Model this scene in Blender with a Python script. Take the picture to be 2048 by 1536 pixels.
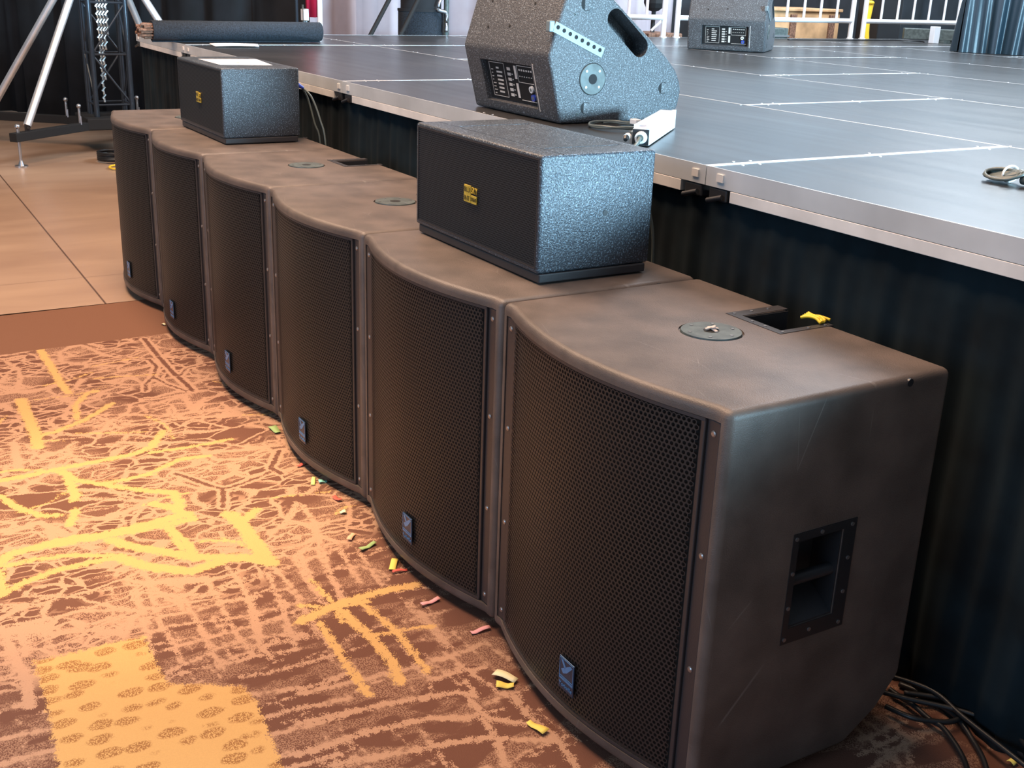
import bpy, bmesh, math, random
import numpy as np
from mathutils import Vector, Matrix
random.seed(7); PI = math.pi
S = bpy.context.scene
for o in list(bpy.data.objects): bpy.data.objects.remove(o)
COL = S.collection
# ---------------- camera, world, lights, exposure ----------------
cam = bpy.data.cameras.new('camera'); cam.sensor_width = 36; cam.lens = 2273.76*36/2048; cam.clip_start = .02
co = bpy.data.objects.new('camera', cam); COL.objects.link(co)
co.location = (6.00333, -1.26584, 1.54246); co.rotation_euler = (1.228596, -.0342, 1.033471); S.camera = co
S.view_settings.view_transform = 'Standard'; S.view_settings.look = 'None'
S.view_settings.gamma = 1; S.view_settings.use_curve_mapping = False; S.view_settings.exposure = 0
w = bpy.data.worlds.new('world'); S.world = w; w.use_nodes = True
w.node_tree.nodes['Background'].inputs[0].default_value = (.62, .80, 1, 1)
w.node_tree.nodes['Background'].inputs[1].default_value = .20
def light(name, kind, loc, target, energy, color, **k):
    l = bpy.data.lights.new(name, kind); l.energy = energy; l.color = color
    for a, b in k.items(): setattr(l, a, b)
    o = bpy.data.objects.new(name, l); COL.objects.link(o); o.location = loc
    o.rotation_euler = (Vector(target)-Vector(loc)).to_track_quat('-Z', 'Y').to_euler(); return o
# tall windows of the hall, off to the right of the stage
light('window_daylight', 'AREA', (13, 4.1, 2.05), (2.5, .8, 1.1), 4200, (.46, .78, 1), shape='RECTANGLE', size=2.4, size_y=1.4)
light('window_room_side', 'AREA', (5.5, -8.5, 3.0), (3, 0, .9), 360, (.45, .70, 1), shape='RECTANGLE', size=6, size_y=2.6)
# ceiling downlights
light('downlight_front', 'SPOT', (2.6, -1.5, 4.6), (2.80, -.62, 0), 1150, (1, .76, .46), spot_size=math.radians(25), spot_blend=1, shadow_soft_size=.12)
light('downlight_left', 'SPOT', (-3.3, -1.2, 4.6), (-3.6, -.5, 0), 170, (1, .68, .40), spot_size=math.radians(70), spot_blend=1, shadow_soft_size=.12)
light('ceiling_panel', 'AREA', (1.4, -.5, 4.9), (1.4, -.1, .8), 640, (1, .69, .48), shape='RECTANGLE', size=6, size_y=2)
light('stage_wash', 'AREA', (-.5, 7, 5.0), (-2.6, 5.8, 1.2), 900, (.8, .9, 1), shape='RECTANGLE', size=5, size_y=2)

# ---------------- material helpers ----------------
class NT:
    def __init__(s, m): s.t = m.node_tree; s.b = s.t.nodes['Principled BSDF']
    def n(s, kind, **k):
        x = s.t.nodes.new(kind)
        for a, b in k.items():
            if a in x.inputs.keys() if isinstance(a, str) else False: x.inputs[a].default_value = b
            else: setattr(x, a, b)
        return x
    def l(s, a, b): s.t.links.new(a, b)
    def math(s, op, a, b=None, clamp=False):
        x = s.t.nodes.new('ShaderNodeMath'); x.operation = op; x.use_clamp = clamp
        for i, v in enumerate((a, b)):
            if v is None: continue
            if isinstance(v, (int, float)): x.inputs[i].default_value = v
            else: s.l(v, x.inputs[i])
        return x.outputs[0]
    def mix(s, f, a, b):
        x = s.t.nodes.new('ShaderNodeMix'); x.data_type = 'RGBA'
        for i, v in ((0, f), (6, a), (7, b)):
            if isinstance(v, (int, float)): x.inputs[i].default_value = v
            elif isinstance(v, tuple): x.inputs[i].default_value = (*v, 1)
            else: s.l(v, x.inputs[i])
        return x.outputs[2]
    def noise(s, scale, detail=2, vec=None, dist=0):
        x = s.t.nodes.new('ShaderNodeTexNoise'); x.inputs['Scale'].default_value = scale; x.inputs['Detail'].default_value = detail; x.inputs['Distortion'].default_value = dist
        s.l(vec if vec is not None else s.obj(), x.inputs['Vector']); return x.outputs['Fac']
    def obj(s):
        if not hasattr(s, '_c'): s._c = s.t.nodes.new('ShaderNodeTexCoord')
        return s._c.outputs['Object']
    def step(s, v, lo, hi):
        x = s.t.nodes.new('ShaderNodeMapRange'); x.inputs[1].default_value = lo; x.inputs[2].default_value = hi; s.l(v, x.inputs[0]); return x.outputs[0]
    def bump(s, h, strength, dist=.002):
        x = s.t.nodes.new('ShaderNodeBump'); x.inputs['Strength'].default_value = strength; x.inputs['Distance'].default_value = dist
        s.l(h, x.inputs['Height']); s.l(x.outputs[0], s.b.inputs['Normal'])
def mat(name, col, rough=.5, metal=0, noise=None, bump=None, spec=None, emit=None, sheen=0):
    m = bpy.data.materials.new(name); m.use_nodes = True; q = NT(m); b = q.b
    b.inputs['Base Color'].default_value = (*col, 1); b.inputs['Roughness'].default_value = rough; b.inputs['Metallic'].default_value = metal
    if spec is not None: b.inputs['Specular IOR Level'].default_value = spec
    if sheen: b.inputs['Sheen Weight'].default_value = sheen
    if noise:
        sc, amt = noise; f = q.step(q.noise(sc, 4), .35, .65)
        q.l(q.mix(f, tuple(c*(1-amt) for c in col), tuple(min(1, c*(1+amt)) for c in col)), b.inputs['Base Color'])
    if bump: q.bump(q.noise(bump[0], 2), bump[1], bump[2] if len(bump) > 2 else .001)
    if emit: b.inputs['Emission Color'].default_value = (*emit[0], 1); b.inputs['Emission Strength'].default_value = emit[1]
    return m
M = {}
M['coat'] = mat('black_textured_coating', (.100, .076, .064), .5, noise=(9, .25), bump=(420, .5, .0012))
m = M['coat']; q = NT(m)   # scuffs
v = q.n('ShaderNodeTexVoronoi'); v.feature = 'DISTANCE_TO_EDGE'; v.inputs['Scale'].default_value = 3.5
mp = q.n('ShaderNodeMapping'); mp.inputs['Scale'].default_value = (1, 1.9, .5); q.l(q.obj(), mp.inputs[0]); q.l(mp.outputs[0], v.inputs['Vector'])
sc = q.math('MULTIPLY', q.step(v.outputs['Distance'], .006, 0), q.step(q.noise(6, 3), .56, .66))
old = m.node_tree.nodes['Principled BSDF'].inputs['Base Color'].links[0].from_socket
q.l(q.mix(q.math('MULTIPLY', sc, .35), old, (.35, .32, .3)), q.b.inputs['Base Color'])
M['lacquer'] = mat('black_orange_peel_lacquer', (.034, .040, .050), .34, bump=(300, .9, .0022))
M['wedge'] = mat('black_paint_with_glints', (.062, .064, .070), .42, bump=(280, .9, .0026))
for k_, sc_, b_, s_ in (('lacquer', 230, (.034, .040, .050), (.16, .20, .24)), ('wedge', 210, (.062, .064, .070), (.20, .22, .24))):   # sparkle of the textured coats, put into the base colour as paler flecks
    q = NT(M[k_]); q.l(q.mix(q.step(q.noise(sc_, 1), .56, .68), b_, s_), q.b.inputs['Base Color'])
M['track'] = mat('satin_grey_track', (.20, .25, .27), .5, .3)
M['grille'] = mat('black_perforated_steel', (.019, .018, .018), .42, .15)
M['finegrille'] = mat('black_fine_mesh', (.020, .027, .036), .45, .2)
M['foam'] = mat('black_foam', (.006, .006, .006), 1)
M['trim'] = mat('black_steel_trim', (.035, .033, .036), .42, .2, bump=(300, .2))
M['plastic'] = mat('black_plastic', (.018, .018, .02), .38)
M['bluegrey'] = mat('dark_grey_plate', (.065, .08, .077), .5, noise=(40, .3))
M['screw'] = mat('zinc_screw', (.30, .28, .27), .35, .8)
M['glass2'] = mat('dim_window_glow', (.8, .9, 1), .5, emit=((.60, .80, 1), .35))
M['badge'] = mat('blue_badge', (.02, .05, .10), .25, .5)
M['badgeprint'] = mat('blue_badge_print', (.08, .24, .50), .3, .3)
M['gold'] = mat('yellow_badge', (.62, .44, .06), .4, .3, noise=(90, .15))
M['goldtext'] = mat('black_lettering', (.05, .035, .01), .5)
M['alu'] = mat('mill_aluminium', (.70, .72, .73), .45, .55, noise=(3, .14), bump=(14, .05))
M['alu2'] = mat('satin_aluminium', (.80, .76, .72), .5, .4, noise=(5, .15))
M['dirtyalu'] = mat('silver_tube', (.80, .80, .82), .35, .75, noise=(8, .08))
M['white_metal'] = mat('bright_rail_metal', (.9, .9, .92), .35, .35)
M['white'] = mat('white_paper', (.85, .83, .84), .8)
M['redprint'] = mat('pink_print', (.75, .45, .48), .8)
M['whiteplastic'] = mat('white_plastic', (.8, .8, .8), .4)
M['cable'] = mat('black_cable_jacket', (.012, .012, .013), .45)
M['greycable'] = mat('grey_cable_jacket', (.12, .14, .13), .35)
M['blue'] = mat('blue_connector', (.04, .08, .45), .4)
M['yellow'] = mat('yellow_plastic', (.85, .55, .03), .5)
M['steel'] = mat('galvanised_steel', (.5, .5, .52), .3, .9)
M['truss'] = mat('black_truss_tube', (.035, .045, .06), .3, .4)
M['chain'] = mat('chain_steel', (.75, .78, .8), .25, .9)
M['black'] = mat('flat_black', (.006, .006, .007), .8)
M['velvet'] = mat('black_drape_cloth', (.010, .012, .016), .85, noise=(3, .4))
M['skirt'] = mat('black_skirt_cloth', (.004, .009, .012), .9, noise=(5, .5), spec=.2)
M['tablecloth'] = mat('black_satin_cloth', (.012, .028, .042), .42)
M['voile'] = mat('pale_grey_drape', (.33, .29, .32), .85, noise=(2, .15))
m = M['voile']; NT(m).b.inputs['Transmission Weight'].default_value = 0
M['wood'] = mat('plywood_crate', (.45, .27, .14), .6, noise=(5, .3))
M['c_scrap'] = mat('pale_scrap', (.62, .50, .45), .8)
M['red'] = mat('red_cloth', (.45, .01, .04), .6)
M['concrete'] = mat('polished_concrete', (.40, .27, .19), .36, noise=(1.6, .16), bump=(3, .02))
M['carpetroll'] = mat('charcoal_felt', (.013, .019, .028), .95, noise=(120, .5), bump=(250, .5, .002))
M['brownback'] = mat('brown_backing', (.16, .08, .05), .9, noise=(60, .5))
M['glass'] = mat('window_glow', (.8, .9, 1), .5, emit=((.60, .80, 1), 2.2))
M['wallm'] = mat('beige_wall', (.30, .26, .23), .9, noise=(2, .1))
def deckmat():
    m = mat('black_phenolic_deck', (.028, .027, .027), .3, noise=(2.2, .25), spec=.42); q = NT(m)
    mp = q.n('ShaderNodeMapping'); mp.inputs['Scale'].default_value = (.5, 7, 1); q.l(q.obj(), mp.inputs[0])
    q.l(q.math('ADD', q.math('MULTIPLY', q.noise(2, 2, mp.outputs[0]), .10), .26), q.b.inputs['Roughness'])
    q.bump(q.noise(500, 1), .12, .0008); return m
M['deck'] = deckmat()

# ---------------- mesh helpers ----------------
class MB:
    def __init__(s): s.b = bmesh.new()
    def _new(s, vs, mi):
        fs = set()
        for v in vs:
            for f in v.link_faces: fs.add(f)
        for f in fs: f.material_index = mi
    def box(s, x0, y0, z0, x1, y1, z1, bev=0, mi=0, seg=2, T=None):
        r = bmesh.ops.create_cube(s.b, size=1)['verts']
        for v in r: v.co = Vector(((x0+x1)/2+v.co.x*(x1-x0), (y0+y1)/2+v.co.y*(y1-y0), (z0+z1)/2+v.co.z*(z1-z0)))
        s._new(r, mi)
        if T is not None: bmesh.ops.transform(s.b, matrix=T, verts=r)
        if bev:
            es = list({e for v in r for e in v.link_edges})
            bmesh.ops.bevel(s.b, geom=es, offset=bev, segments=seg, affect='EDGES', profile=.5, clamp_overlap=True)
        return s
    def cyl(s, p0, p1, r0, r1=None, n=16, mi=0, caps=True):
        p0 = Vector(p0); p1 = Vector(p1); d = p1-p0
        r = bmesh.ops.create_cone(s.b, cap_ends=caps, cap_tris=False, segments=n, radius1=r0, radius2=r0 if r1 is None else r1, depth=d.length)['verts']
        T = Matrix.Translation((p0+p1)/2) @ d.to_track_quat('Z', 'Y').to_matrix().to_4x4()
        bmesh.ops.transform(s.b, matrix=T, verts=r); s._new(r, mi); return s
    def sph(s, c, r, n=12, mi=0, sc=(1, 1, 1)):
        v = bmesh.ops.create_uvsphere(s.b, u_segments=n, v_segments=n//2+1, radius=r)['verts']
        for x in v: x.co = Vector((x.co.x*sc[0]+c[0], x.co.y*sc[1]+c[1], x.co.z*sc[2]+c[2]))
        s._new(v, mi); return s
    def prism(s, pts, a, b, fn, mi=0):   # pts 2-D outline, fn(u,v,t)->xyz ; ends t=a and t=b
        A = [s.b.verts.new(fn(u, v, a)) for u, v in pts]; B = [s.b.verts.new(fn(u, v, b)) for u, v in pts]; n = len(pts)
        F = [s.b.faces.new(A[::-1]), s.b.faces.new(B)]
        for i in range(n): F.append(s.b.faces.new((A[i], A[(i+1) % n], B[(i+1) % n], B[i])))
        for f in F: f.material_index = mi
        s.last = (A, B, F); return s
    def tube(s, pts, r, n=8, mi=0, closed=False):
        P = [Vector(p) for p in pts]; rings = []; N = len(P); up = Vector((0, 0, 1))
        for i, p in enumerate(P):
            a = P[i-1] if (i or closed) else P[0]; c = P[(i+1) % N] if (i < N-1 or closed) else P[-1]
            t = (c-a).normalized()
            x = t.cross(up)
            if x.length < 1e-3: x = t.cross(Vector((1, 0, 0)))
            x.normalize(); y = x.cross(t).normalized()
            rings.append([s.b.verts.new(p+x*math.cos(k*2*PI/n)*r+y*math.sin(k*2*PI/n)*r) for k in range(n)])
        for i in range(N if closed else N-1):
            A = rings[i]; B = rings[(i+1) % N]
            for k in range(n):
                f = s.b.faces.new((A[k], A[(k+1) % n], B[(k+1) % n], B[k])); f.material_index = mi; f.smooth = True
        if not closed:
            for R_ in (rings[0][::-1], rings[-1]): s.b.faces.new(R_).material_index = mi
        return s
    def quad(s, *p, mi=0):
        f = s.b.faces.new([s.b.verts.new(x) for x in p]); f.material_index = mi; return s
    def grid(s, fn, nu, nv, mi=0, smooth=True):
        V = [[s.b.verts.new(fn(i/nu, j/nv)) for j in range(nv+1)] for i in range(nu+1)]
        for i in range(nu):
            for j in range(nv):
                f = s.b.faces.new((V[i][j], V[i+1][j], V[i+1][j+1], V[i][j+1])); f.material_index = mi; f.smooth = smooth
        return s
    def build(s, name, mats, parent=None, smooth=None, loc=None, recalc=True):
        if recalc: bmesh.ops.recalc_face_normals(s.b, faces=s.b.faces)
        me = bpy.data.meshes.new(name); s.b.to_mesh(me); s.b.free()
        for x in (mats if isinstance(mats, (list, tuple)) else [mats]): me.materials.append(x)
        if smooth is not None:
            for p in me.polygons: p.use_smooth = True
            me.set_sharp_from_angle(angle=math.radians(smooth))
        o = bpy.data.objects.new(name, me); COL.objects.link(o)
        if parent: o.parent = parent
        if loc: o.location = loc
        return o
def tag(o, label=None, cat=None, group=None, kind=None):
    if label: o['label'] = label
    if cat: o['category'] = cat
    if group: o['group'] = group
    if kind: o['kind'] = kind
    return o
def empty(name, loc, label, cat, group=None, rz=0):
    o = bpy.data.objects.new(name, None); COL.objects.link(o); o.empty_display_size = .05; o.location = loc; o.rotation_euler = (0, 0, rz)
    return tag(o, label, cat, group)
def copy_tree(o, parent=None):
    c = o.copy(); COL.objects.link(c)
    if parent: c.parent = parent
    for ch in list(o.children): copy_tree(ch, c)
    return c
def cut(o, cutter, mats=None):
    c = cutter.build('cutter', M['black']); c.parent = o.parent
    md = o.modifiers.new('b', 'BOOLEAN'); md.operation = 'DIFFERENCE'; md.solver = 'EXACT'; md.object = c
    bpy.context.view_layer.update()
    me = bpy.data.meshes.new_from_object(o.evaluated_get(bpy.context.evaluated_depsgraph_get()))
    o.modifiers.clear(); o.data = me; bpy.data.objects.remove(c)
    return o
def smoothshade(o, ang=35):
    for p in o.data.polygons: p.use_smooth = True
    o.data.set_sharp_from_angle(angle=math.radians(ang))
def spline(pts, n=8):
    P = [Vector(p) for p in pts]; out = []
    for i in range(len(P)-1):
        a = P[max(i-1, 0)]; b = P[i]; c = P[i+1]; d = P[min(i+2, len(P)-1)]
        for k in range(n):
            t = k/n; out.append(.5*((2*b)+(c-a)*t+(2*a-5*b+4*c-d)*t*t+(3*b-a-3*c+d)*t**3))
    out.append(P[-1]); return out
def text_part(name, s, size, T, m, parent, ext=.0004):
    cu = bpy.data.curves.new(name, 'FONT'); cu.body = s; cu.size = size; cu.align_x = 'CENTER'; cu.align_y = 'CENTER'; cu.extrude = ext
    t = bpy.data.objects.new(name, cu); COL.objects.link(t); bpy.context.view_layer.update()
    me = bpy.data.meshes.new_from_object(t.evaluated_get(bpy.context.evaluated_depsgraph_get())); bpy.data.objects.remove(t)
    me.transform(T); me.materials.clear(); me.materials.append(m)
    o = bpy.data.objects.new(name, me); COL.objects.link(o); o.parent = parent; return o
def perforated(x0, x1, z0, z1, pitch, hole, fn, name, m, parent):
    """sheet of hexagonal cells with a round-cornered hole each; fn(x,z)->xyz"""
    dx = pitch; dz = pitch*.866; nx = int((x1-x0)/dx); nz = int((z1-z0)/dz); R0 = pitch/math.sqrt(3)
    vs = []; fs = []
    ang = [PI/6+k*PI/3 for k in range(6)]
    for j in range(nz):
        for i in range(nx):
            cx = x0+dx*(i+.5+(.5 if j % 2 else 0)); cz = z0+dz*(j+.5)
            if cx > x1: continue
            b = len(vs)
            for a in ang: vs.append(fn(cx+R0*math.cos(a), cz+R0*math.sin(a)))
            for a in ang: vs.append(fn(cx+hole*math.cos(a), cz+hole*math.sin(a)))
            for k in range(6): fs.append((b+k, b+(k+1) % 6, b+6+(k+1) % 6, b+6+k))
    me = bpy.data.meshes.new(name); me.from_pydata(vs, [], fs); me.materials.append(m)
    o = bpy.data.objects.new(name, me); COL.objects.link(o); o.parent = parent; return o

# ---------------- outlines of the carpet motif, cables and scraps (metres on the floor) ----------------
GOLD=[(0.035,[(1.09,-0.594),(1.342,-0.596),(1.573,-0.598),(1.685,-0.593)]),(0.045,[(1.688,-0.762),(1.884,-0.768),(2.048,-0.772),(2.182,-0.783)]),(0.028,[(2.084,-0.772),(2.063,-0.705),(2.001,-0.605),(1.937,-0.537),(1.868,-0.472)]),(0.025,[(1.975,-0.618),(1.829,-0.595),(1.715,-0.529),(1.712,-0.489)]),(0.032,[(2.407,-0.934),(2.408,-0.841),(2.393,-0.748),(2.388,-0.632),(2.379,-0.517),(2.345,-0.451),(2.223,-0.377)]),(0.032,[(2.422,-0.753),(2.512,-0.723),(2.568,-0.67),(2.628,-0.609),(2.692,-0.538),(2.733,-0.484)]),(0.025,[(2.568,-0.67),(2.575,-0.597),(2.558,-0.51),(2.516,-0.437),(2.489,-0.395),(2.501,-0.304)]),(0.022,[(2.39,-0.462),(2.396,-0.381),(2.4,-0.305),(2.393,-0.192)]),(0.035,[(2.443,-0.741),(2.628,-0.75),(2.651,-0.76)]),(0.035,[(2.733,-0.484),(2.804,-0.482),(2.84,-0.492)]),(0.03,[(2.815,-0.801),(2.727,-0.77)]),(0.035,[(2.779,-0.56),(2.826,-0.52),(2.927,-0.479)]),(0.04,[(2.938,-0.483),(2.939,-0.581),(2.938,-0.68),(2.927,-0.775),(2.921,-0.915)]),(0.03,[(2.527,-0.951),(2.641,-0.913),(2.72,-0.862),(2.74,-0.822)]),(0.045,[(2.953,-0.376),(3.036,-0.365),(3.135,-0.367),(3.205,-0.36)]),(0.035,[(3.016,-0.354),(2.967,-0.294)]),(0.03,[(2.964,-0.557),(3.105,-0.555)]),(0.045,[(3.079,-0.725),(3.145,-0.684),(3.185,-0.648),(3.247,-0.57),(3.223,-0.467),(3.257,-0.379)]),(0.045,[(2.967,-0.718),(3.035,-0.677),(3.107,-0.603),(3.176,-0.536),(3.235,-0.421),(3.299,-0.363)]),(0.05,[(2.972,-0.366),(3.099,-0.366),(3.204,-0.37),(3.296,-0.367)]),(0.04,[(2.975,-1.013),(2.926,-0.979),(2.914,-0.891),(2.908,-0.811),(2.926,-0.729),(2.915,-0.628),(2.907,-0.545),(2.9,-0.481)]),(0.028,[(2.962,-0.56),(3.06,-0.537),(3.152,-0.538)]),(0.025,[(2.99,-1.006),(2.987,-0.926),(3.013,-0.831),(3.061,-0.739)]),(0.03,[(3.149,-1.037),(3.11,-0.977),(3.078,-0.897),(3.074,-0.82),(3.076,-0.752)]),(0.03,[(3.016,-1.019),(3.151,-1.033)]),(0.035,[(3.622,-0.405),(3.588,-0.297),(3.578,-0.158),(3.588,-0.066)]),(0.022,[(3.654,-0.363),(3.882,-0.377),(3.982,-0.379)]),(0.03,[(3.588,-0.297),(3.753,-0.278),(3.878,-0.274),(3.971,-0.297)]),(0.02,[(3.596,-0.237),(3.756,-0.211),(3.965,-0.219)]),(0.02,[(3.547,-0.377),(3.598,-0.301),(3.608,-0.213)]),(0.015,[(3.442,-0.302),(3.564,-0.298),(3.669,-0.314)]),(0.014,[(3.76,-0.264),(3.772,-0.202),(3.793,-0.12)])]
TAN=[(0.016,[(1.325,-0.579),(1.324,-0.518),(1.352,-0.469)]),(0.02,[(1.291,-0.546),(1.171,-0.531),(1.104,-0.476),(1.116,-0.421),(1.237,-0.389),(1.302,-0.36)]),(0.02,[(1.119,-0.756),(1.121,-0.695),(1.081,-0.613)]),(0.02,[(1.198,-0.747),(1.309,-0.717),(1.446,-0.725),(1.582,-0.764)]),(0.016,[(1.454,-0.802),(1.304,-0.729)]),(0.02,[(1.597,-0.822),(1.598,-0.729),(1.591,-0.608)]),(0.016,[(1.823,-0.853),(1.873,-0.79)]),(0.016,[(1.699,-0.652),(1.751,-0.63),(1.817,-0.599)]),(0.02,[(1.778,-0.573),(1.753,-0.472)]),(0.03,[(2.115,-0.85),(2.335,-0.866)]),(0.02,[(2.289,-0.701),(2.225,-0.695),(2.188,-0.665)]),(0.02,[(2.174,-0.587),(2.029,-0.508)]),(0.02,[(2.289,-0.565),(2.178,-0.469)]),(0.02,[(2.323,-0.827),(2.263,-0.752),(2.233,-0.679)]),(0.022,[(2.4,-0.305),(2.486,-0.3),(2.542,-0.287),(2.585,-0.2)]),(0.025,[(2.472,-0.296),(2.507,-0.174),(2.515,-0.052)]),(0.02,[(2.641,-0.753),(2.717,-0.629),(2.767,-0.557)]),(0.025,[(2.798,-0.783),(2.823,-0.684),(2.784,-0.604),(2.754,-0.554)]),(0.03,[(2.792,-0.969),(2.763,-0.879),(2.847,-0.836),(2.905,-0.818)]),(0.02,[(1.993,-0.462),(2.064,-0.354),(2.084,-0.232),(2.138,-0.037)]),(0.02,[(2.096,-0.486),(2.136,-0.404),(2.125,-0.308),(2.173,-0.129),(2.214,-0.043)]),(0.02,[(1.93,-0.384),(2.01,-0.385)]),(0.025,[(1.907,-0.215),(2.046,-0.228),(1.96,-0.149),(1.95,-0.058)]),(0.02,[(1.947,-0.35),(1.889,-0.209)]),(0.025,[(2.976,-0.169),(3.094,-0.252),(3.129,-0.307)]),(0.02,[(2.995,-0.159),(3.133,-0.174),(3.244,-0.201)]),(0.015,[(3.264,-1.053),(3.237,-1.017),(3.217,-0.981),(3.219,-0.922)]),(0.015,[(3.307,-1.059),(3.318,-0.968),(3.325,-0.866),(3.372,-0.757)]),(0.012,[(3.181,-0.975),(3.23,-0.881),(3.234,-0.778),(3.288,-0.79)]),(0.013,[(3.393,-0.961),(3.395,-0.855),(3.38,-0.741),(3.389,-0.575),(3.359,-0.414),(3.3,-0.136)]),(0.013,[(3.453,-0.963),(3.455,-0.86),(3.458,-0.735)]),(0.013,[(3.326,-0.697),(3.381,-0.572),(3.353,-0.508),(3.336,-0.376)]),(0.013,[(3.498,-0.745),(3.494,-0.684),(3.534,-0.52),(3.53,-0.38)]),(0.013,[(3.593,-0.761),(3.587,-0.625),(3.582,-0.464),(3.562,-0.392)]),(0.013,[(3.687,-0.753),(3.647,-0.626),(3.634,-0.536),(3.682,-0.41)]),(0.013,[(3.707,-0.758),(3.705,-0.627),(3.683,-0.526),(3.698,-0.398)]),(0.013,[(3.43,-0.736),(3.449,-0.628),(3.438,-0.441),(3.453,-0.375)]),(0.013,[(3.435,-1.077),(3.44,-1.035)]),(0.013,[(3.48,-1.083),(3.474,-1.048)]),(0.013,[(3.532,-1.09),(3.537,-1.05)]),(0.013,[(3.713,-0.642),(3.718,-0.538),(3.736,-0.457)]),(0.015,[(3.272,-0.724),(3.494,-0.752),(3.598,-0.766)]),(0.015,[(3.326,-0.697),(3.47,-0.712),(3.569,-0.709),(3.675,-0.713)]),(0.015,[(3.314,-0.622),(3.439,-0.63),(3.549,-0.631),(3.667,-0.636),(3.738,-0.641)]),(0.015,[(3.31,-0.551),(3.44,-0.553),(3.567,-0.562),(3.709,-0.556)]),(0.015,[(3.273,-0.477),(3.4,-0.476),(3.548,-0.493),(3.683,-0.526),(3.742,-0.525)]),(0.015,[(3.35,-0.391),(3.546,-0.423),(3.736,-0.457)]),(0.015,[(3.317,-0.37),(3.407,-0.363),(3.555,-0.37),(3.689,-0.381),(3.849,-0.37)]),(0.015,[(3.299,-0.297),(3.432,-0.313),(3.551,-0.321)]),(0.015,[(3.135,-0.682),(3.27,-0.688),(3.387,-0.655)]),(0.015,[(3.296,-0.214),(3.445,-0.248),(3.584,-0.276)]),(0.015,[(3.337,-0.967),(3.408,-0.967),(3.483,-0.969)]),(0.03,[(3.327,-1.054),(3.474,-1.048),(3.573,-1.041),(3.674,-1.046)]),(0.02,[(3.336,-1.02),(3.463,-1.023)]),(0.022,[(3.458,-0.481),(3.642,-0.521),(3.724,-0.527)]),(0.022,[(3.44,-0.553),(3.451,-0.455)]),(0.016,[(3.785,-0.611),(3.799,-0.524),(3.799,-0.385)]),(0.016,[(3.857,-0.619),(3.896,-0.476),(3.883,-0.382)]),(0.016,[(3.954,-0.628),(3.961,-0.522),(3.977,-0.422)]),(0.016,[(4.02,-0.62),(4.028,-0.528),(4.03,-0.445)]),(0.016,[(4.096,-0.624),(4.111,-0.561),(4.109,-0.479)]),(0.016,[(3.77,-1.123),(3.771,-1.072),(3.777,-1.024)]),(0.016,[(3.856,-1.135),(3.85,-1.081),(3.856,-1.024)]),(0.018,[(3.716,-0.117),(3.815,-0.12),(3.895,-0.127)]),(0.018,[(3.91,-0.515),(3.92,-0.393),(3.936,-0.237),(3.929,-0.1),(3.921,-0.037)]),(0.02,[(4.009,-0.553),(4.032,-0.367),(4.069,-0.197),(4.101,-0.172)]),(0.02,[(4.108,-0.59),(4.105,-0.449),(4.123,-0.309),(4.181,-0.185),(4.239,-0.123)]),(0.02,[(4.169,-0.555),(4.212,-0.353),(4.244,-0.22),(4.33,-0.09)]),(0.018,[(4.092,-0.188),(4.146,-0.186),(4.246,-0.201),(4.343,-0.232)]),(0.012,[(4.016,-0.158),(4.103,-0.168)]),(0.018,[(4.143,-0.093),(4.218,-0.1),(4.33,-0.09),(4.412,-0.103)]),(0.015,[(3.914,-0.148),(4.072,-0.123),(4.167,-0.096)]),(0.016,[(3.296,-0.281),(3.487,-0.308),(3.578,-0.316)]),(0.016,[(3.297,-0.226),(3.444,-0.249),(3.581,-0.265)]),(0.014,[(3.326,-0.17),(3.51,-0.193)]),(0.012,[(3.322,-0.124),(3.558,-0.149)]),(0.016,[(3.273,-0.273),(3.269,-0.171),(3.291,-0.072)]),(0.012,[(3.407,-0.246),(3.429,-0.152),(3.482,-0.126)]),(0.012,[(3.741,-0.176),(3.74,-0.093),(3.746,-0.06)]),(0.016,[(3.999,-0.225),(3.997,-0.159),(4.014,-0.09)]),(0.012,[(4.141,-0.162),(4.123,-0.097),(4.156,-0.084)]),(0.013,[(4.637,0.494),(4.636,0.57),(4.638,0.635)]),(0.013,[(4.67,0.458),(4.669,0.559),(4.685,0.643),(4.693,0.675)]),(0.013,[(4.733,0.392),(4.705,0.494),(4.693,0.582),(4.691,0.636)]),(0.013,[(4.598,0.621),(4.637,0.602),(4.688,0.578),(4.74,0.533)]),(0.013,[(4.64,0.516),(4.686,0.515),(4.739,0.504)])]
DARK=[(0.02,[(1.12,-0.171),(1.386,-0.179),(1.608,-0.181),(1.775,-0.171),(1.865,-0.169)]),(0.014,[(1.417,-0.223),(1.517,-0.22),(1.639,-0.265),(1.709,-0.31),(1.788,-0.33)]),(0.01,[(1.683,-0.173),(1.589,-0.118),(1.573,-0.049)]),(0.018,[(2.563,-0.076),(2.689,-0.151),(2.744,-0.135)]),(0.016,[(2.595,-0.436),(2.736,-0.364),(2.778,-0.337),(2.899,-0.375)]),(0.012,[(2.778,-0.337),(2.759,-0.257),(2.716,-0.161)]),(0.01,[(1.358,-0.456),(1.349,-0.314),(1.417,-0.223)]),(0.01,[(1.639,-0.265),(1.744,-0.238),(1.853,-0.193)])]
BLOCK=[(3.5,-1.014),(3.508,-0.76),(3.726,-0.767),(3.818,-0.622),(3.893,-0.607),(4.042,-0.627),(4.126,-0.635),(4.314,-0.676),(4.138,-1.047),(3.912,-1.031),(3.683,-1.015)]
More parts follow.
